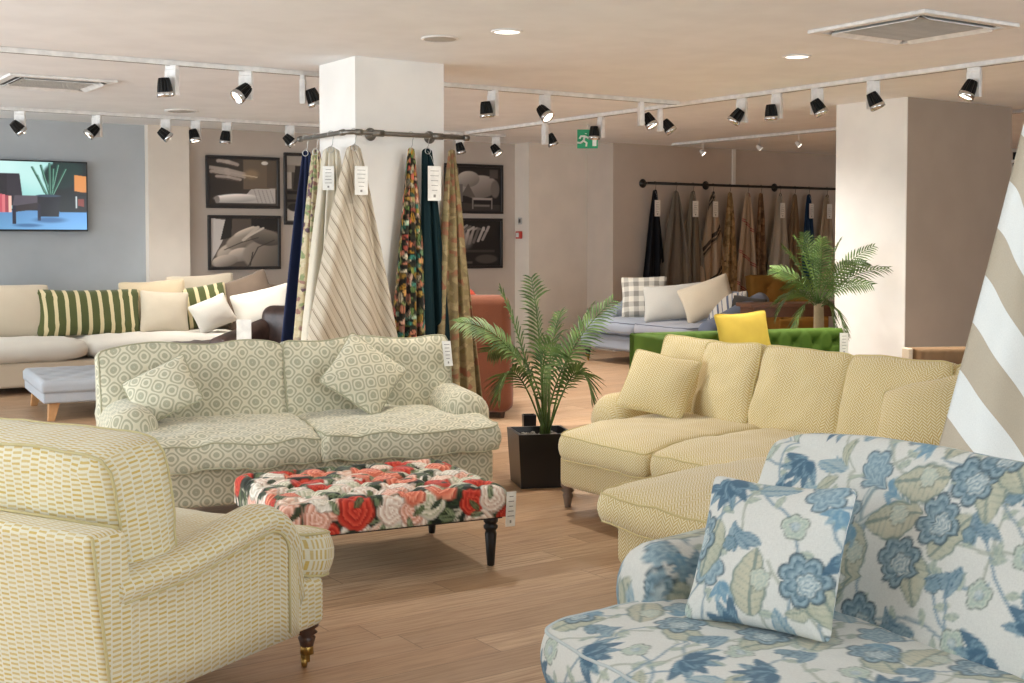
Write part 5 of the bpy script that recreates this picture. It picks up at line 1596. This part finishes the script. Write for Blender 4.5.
def front(px, yo=0.): return Vector((at_y(px, 150, RY + yo).x, RY + yo, RZ - dz))
def side(px): 
    q = at_x(px, 140, xc); return Vector((xc, q.y, RZ - dz))
HL = dict(rail_dz=dz)
# on the left side of the pillar rail (seen nearly edge on)
hanging_cloth('hanging_fabric', 'navy blue velvet fabric, leftmost on the pillar rail', 1.85, .06, .42, 'navy_velvet', side(306), R(-50), -.06, 3, .04, group=G1, seed=1, **HL)
hanging_cloth('hanging_fabric', 'cream fabric with small vine print between navy and ivory fabrics', 1.9, .06, .5, 'vine_print', side(316), R(-48), -.02, 4, .04, group=G1, seed=2, **HL)
hanging_cloth('hanging_fabric', 'plain ivory linen fabric with tag, left of the bias striped fabric', 1.9, .12, .52, 'pale_ivory_linen', side(331), R(-42), -.03, 3, .05, group=G1, seed=3, tagpos=(.0, -.14, .085, .17), **HL)
# on the front
def multi_print(U, V):
    r = random.Random(91); cv = Canvas(U, V, '#17160F'); b = (U.min(), U.max(), V.min(), V.max())
    pal = ['#D88A6A', '#C9A24A', '#E8D9B8', '#3E8E7C', '#C4594A', '#6E8C4A', '#E0B8A0', '#8A9A5C', '#B7862F', '#2A2A20', '#2A2A20']
    for x, y in jitter_grid(*b, .045, r):
        if r.random() < .5: cv.leaf(x, y, .08, .035, r.uniform(0, 6.28), r.choice(pal), '#17160F', 2)
        else: cv.bloom(x, y, .028, r.uniform(0, 6), r.choice(pal), r.choice(pal), 5)
    return cv.C
hanging_cloth('hanging_fabric', 'wide grey beige fabric with slanting stripes on the pillar corner', 1.82, .10, .86, 'ticking_bias', front(354, -.0), R(-8), .0, 2.2, .045, group=G1, seed=4, tagpos=(.03, -.15, .095, .2), hem=lambda u: .1 * u, power=.9, **HL)
hanging_cloth('hanging_fabric', 'bright multicoloured blossom print fabric beside dark green fabric', 1.80, .05, .40, 'blossom_print', front(411), R(0), -.02, 3.5, .035, group=G1, seed=5, ring=False, nx=120, nz=160, paint_fn=multi_print, **HL)
hanging_cloth('hanging_fabric', 'very dark green velvet fabric with a white tag', 1.85, .09, .36, 'bottle_velvet', front(427), R(0), .10, 2.5, .035, group=G1, seed=6, tagpos=(.03, -.13, .11, .25), **HL)
hanging_cloth('hanging_fabric', 'tan tapestry leaf fabric, rightmost on the pillar rail', 1.84, .05, .40, 'tapestry_leaf', front(452), R(0), .06, 3, .04, group=G1, seed=7, ring=False, **HL)

# ================================================================== RAIL ON THE RIGHT BACK WALL
r2y = W2Y - .14
q = at_y(648, 183, r2y); q2 = at_y(850, 189.5, r2y); Z2 = q.z
RR = thing('clothes_rail', 'long dark pipe rail holding fabric lengths on the right back wall', 'rail', (q.x, r2y, Z2))
tube('pipe', [(0, 0, 0), (2, 0, 0), (q2.x - q.x + .6, 0, 0)], .018, 'dark_pipe', RR, 10)
for px in (649, 712, 781):
    x = at_y(px, 186, r2y).x - q.x
    f = lathe('flange', [(.02, 0), (.06, 0), (.062, .01), (.03, .02), (.024, .05)], 'dark_pipe', RR, 16, loc=(x, .138, 0), rot=(R(90), 0, 0))
    tube('stub', [(0, 0, 0), (0, 0, .138)], .016, 'dark_pipe', f, 8)
G2 = 'fabric lengths on the right wall rail'
rows = [  # px, mat, wb, L, tag, label
    (655, 'black_velvet', .30, 1.45, 1, 'black velvet fabric with tag, leftmost on the right wall rail'),
    (676, 'grey_brown_wool', .44, 1.45, 0, 'grey brown fabric, second from left on the right wall rail'),
    (693, 'fine_stripe_wool', .36, 1.5, 1, 'finely striped grey fabric with tag, third on the right wall rail'),
    (713, 'dark_stripe_linen', .42, 1.35, 1, 'beige fabric with slanting dark band and tag beneath the middle flange'),
    (730, 'ochre_damask', .30, 1.5, 0, 'ochre damask fabric right of the one with a slanting dark band'),
    (748, 'red_line_linen', .32, 1.5, 0, 'beige fabric with thin red slanting lines'),
    (761, 'brown_damask', .22, 1.42, 0, 'narrow brown damask fabric right of the red lined one'),
    (780, 'greige_linen', .42, 1.4, 1, 'wide greige fabric with tag beneath the right flange'),
    (795, 'tobacco_linen', .2, 1.4, 0, 'narrow tobacco fabric left of the blue velvet'),
    (809, 'blue_velvet', .26, 1.4, 1, 'dark blue velvet fabric with tag above the palm'),
    (827, 'flax_linen', .34, 1.4, 1, 'flax coloured fabric with tag, closest to the white pillar'),
]
for k, (px, mat, wb_, L, tg, lb) in enumerate(rows):
    x = at_y(px, 186, r2y).x
    hanging_cloth('hanging_fabric', lb, L + .02, .08, wb_ * 1.55, mat, Vector((x, r2y, Z2 - dz)), 0, 0., 2.5, .035, group=G2, seed=20 + k, tagpos=(.0, -.14, .1, .22) if tg else None, ring=bool(tg), nx=40, nz=24, ring_mat='dark_pipe', hem=(lambda u: .2 * (1 - u)) if k == 3 else None, **HL)

# ================================================================== STRIPED FABRIC (right foreground)
q = at_d(1060, 40, 4.75)
topz = 2.25
F0 = hanging_cloth('hanging_fabric', 'large white and beige diagonally striped fabric at the right edge of the picture', 2.1, .12, 1.2, 'wide_bias', (q.x, q.y, topz), R(-33), .0, 1.5, .09, None, None, 33, None, 'fabric', .09, nx=90, nz=70, uvw=1.7, power=1.0)
t = thing('clothes_rail', 'steel pipe rail carrying the large striped fabric', 'rail', (q.x, q.y, topz + .09), R(-30))
tube('pipe', [(-.02, 0, 0), (.9, 0, 0)], .017, 'steel_pipe', t, 10)
tube('drop_pipe', [(.6, 0, 0), (.6, 0, CH - topz - .09)], .017, 'steel_pipe', t, 10)
lathe('flange', [(.02, -.04), (.03, -.01), (.05, -.006), (.05, 0)], 'steel_pipe', t, 16, loc=(.6, 0, CH - topz - .09))

# ================================================================== LIGHT
w = bpy.data.worlds.new('daylight'); SC.world = w; w.use_nodes = True
bg = w.node_tree.nodes['Background']
bg.inputs[0].default_value = (.84, .93, 1.0, 1); bg.inputs[1].default_value = WORLD_ST
for nm, loc, rot_, sx, sy in (('window_daylight_left', (X0 - .12, (Y0 + YB) / 2, 1.4), (0, R(-90), 0), 2.4, YB - Y0), ('window_daylight_front', ((X0 + 9) / 2, Y0 - .12, 1.4), (R(90), 0, 0), 9 - X0, 2.4)):
    ld = bpy.data.lights.new(nm, 'AREA'); ld.shape = 'RECTANGLE'; ld.size = sx; ld.size_y = sy
    ld.cycles.is_portal = True
    lo = bpy.data.objects.new(nm, ld); COL.objects.link(lo); lo.location = loc; lo.rotation_euler = rot_
SC.view_settings.view_transform = 'Standard'; SC.view_settings.look = 'None'
SC.view_settings.exposure = EXPOSURE; SC.view_settings.gamma = 1
SC.view_settings.use_curve_mapping = False
SC.cycles.max_bounces = 10; SC.cycles.diffuse_bounces = 6; SC.cycles.use_denoising = True
SC.cycles.sample_clamp_indirect = 6
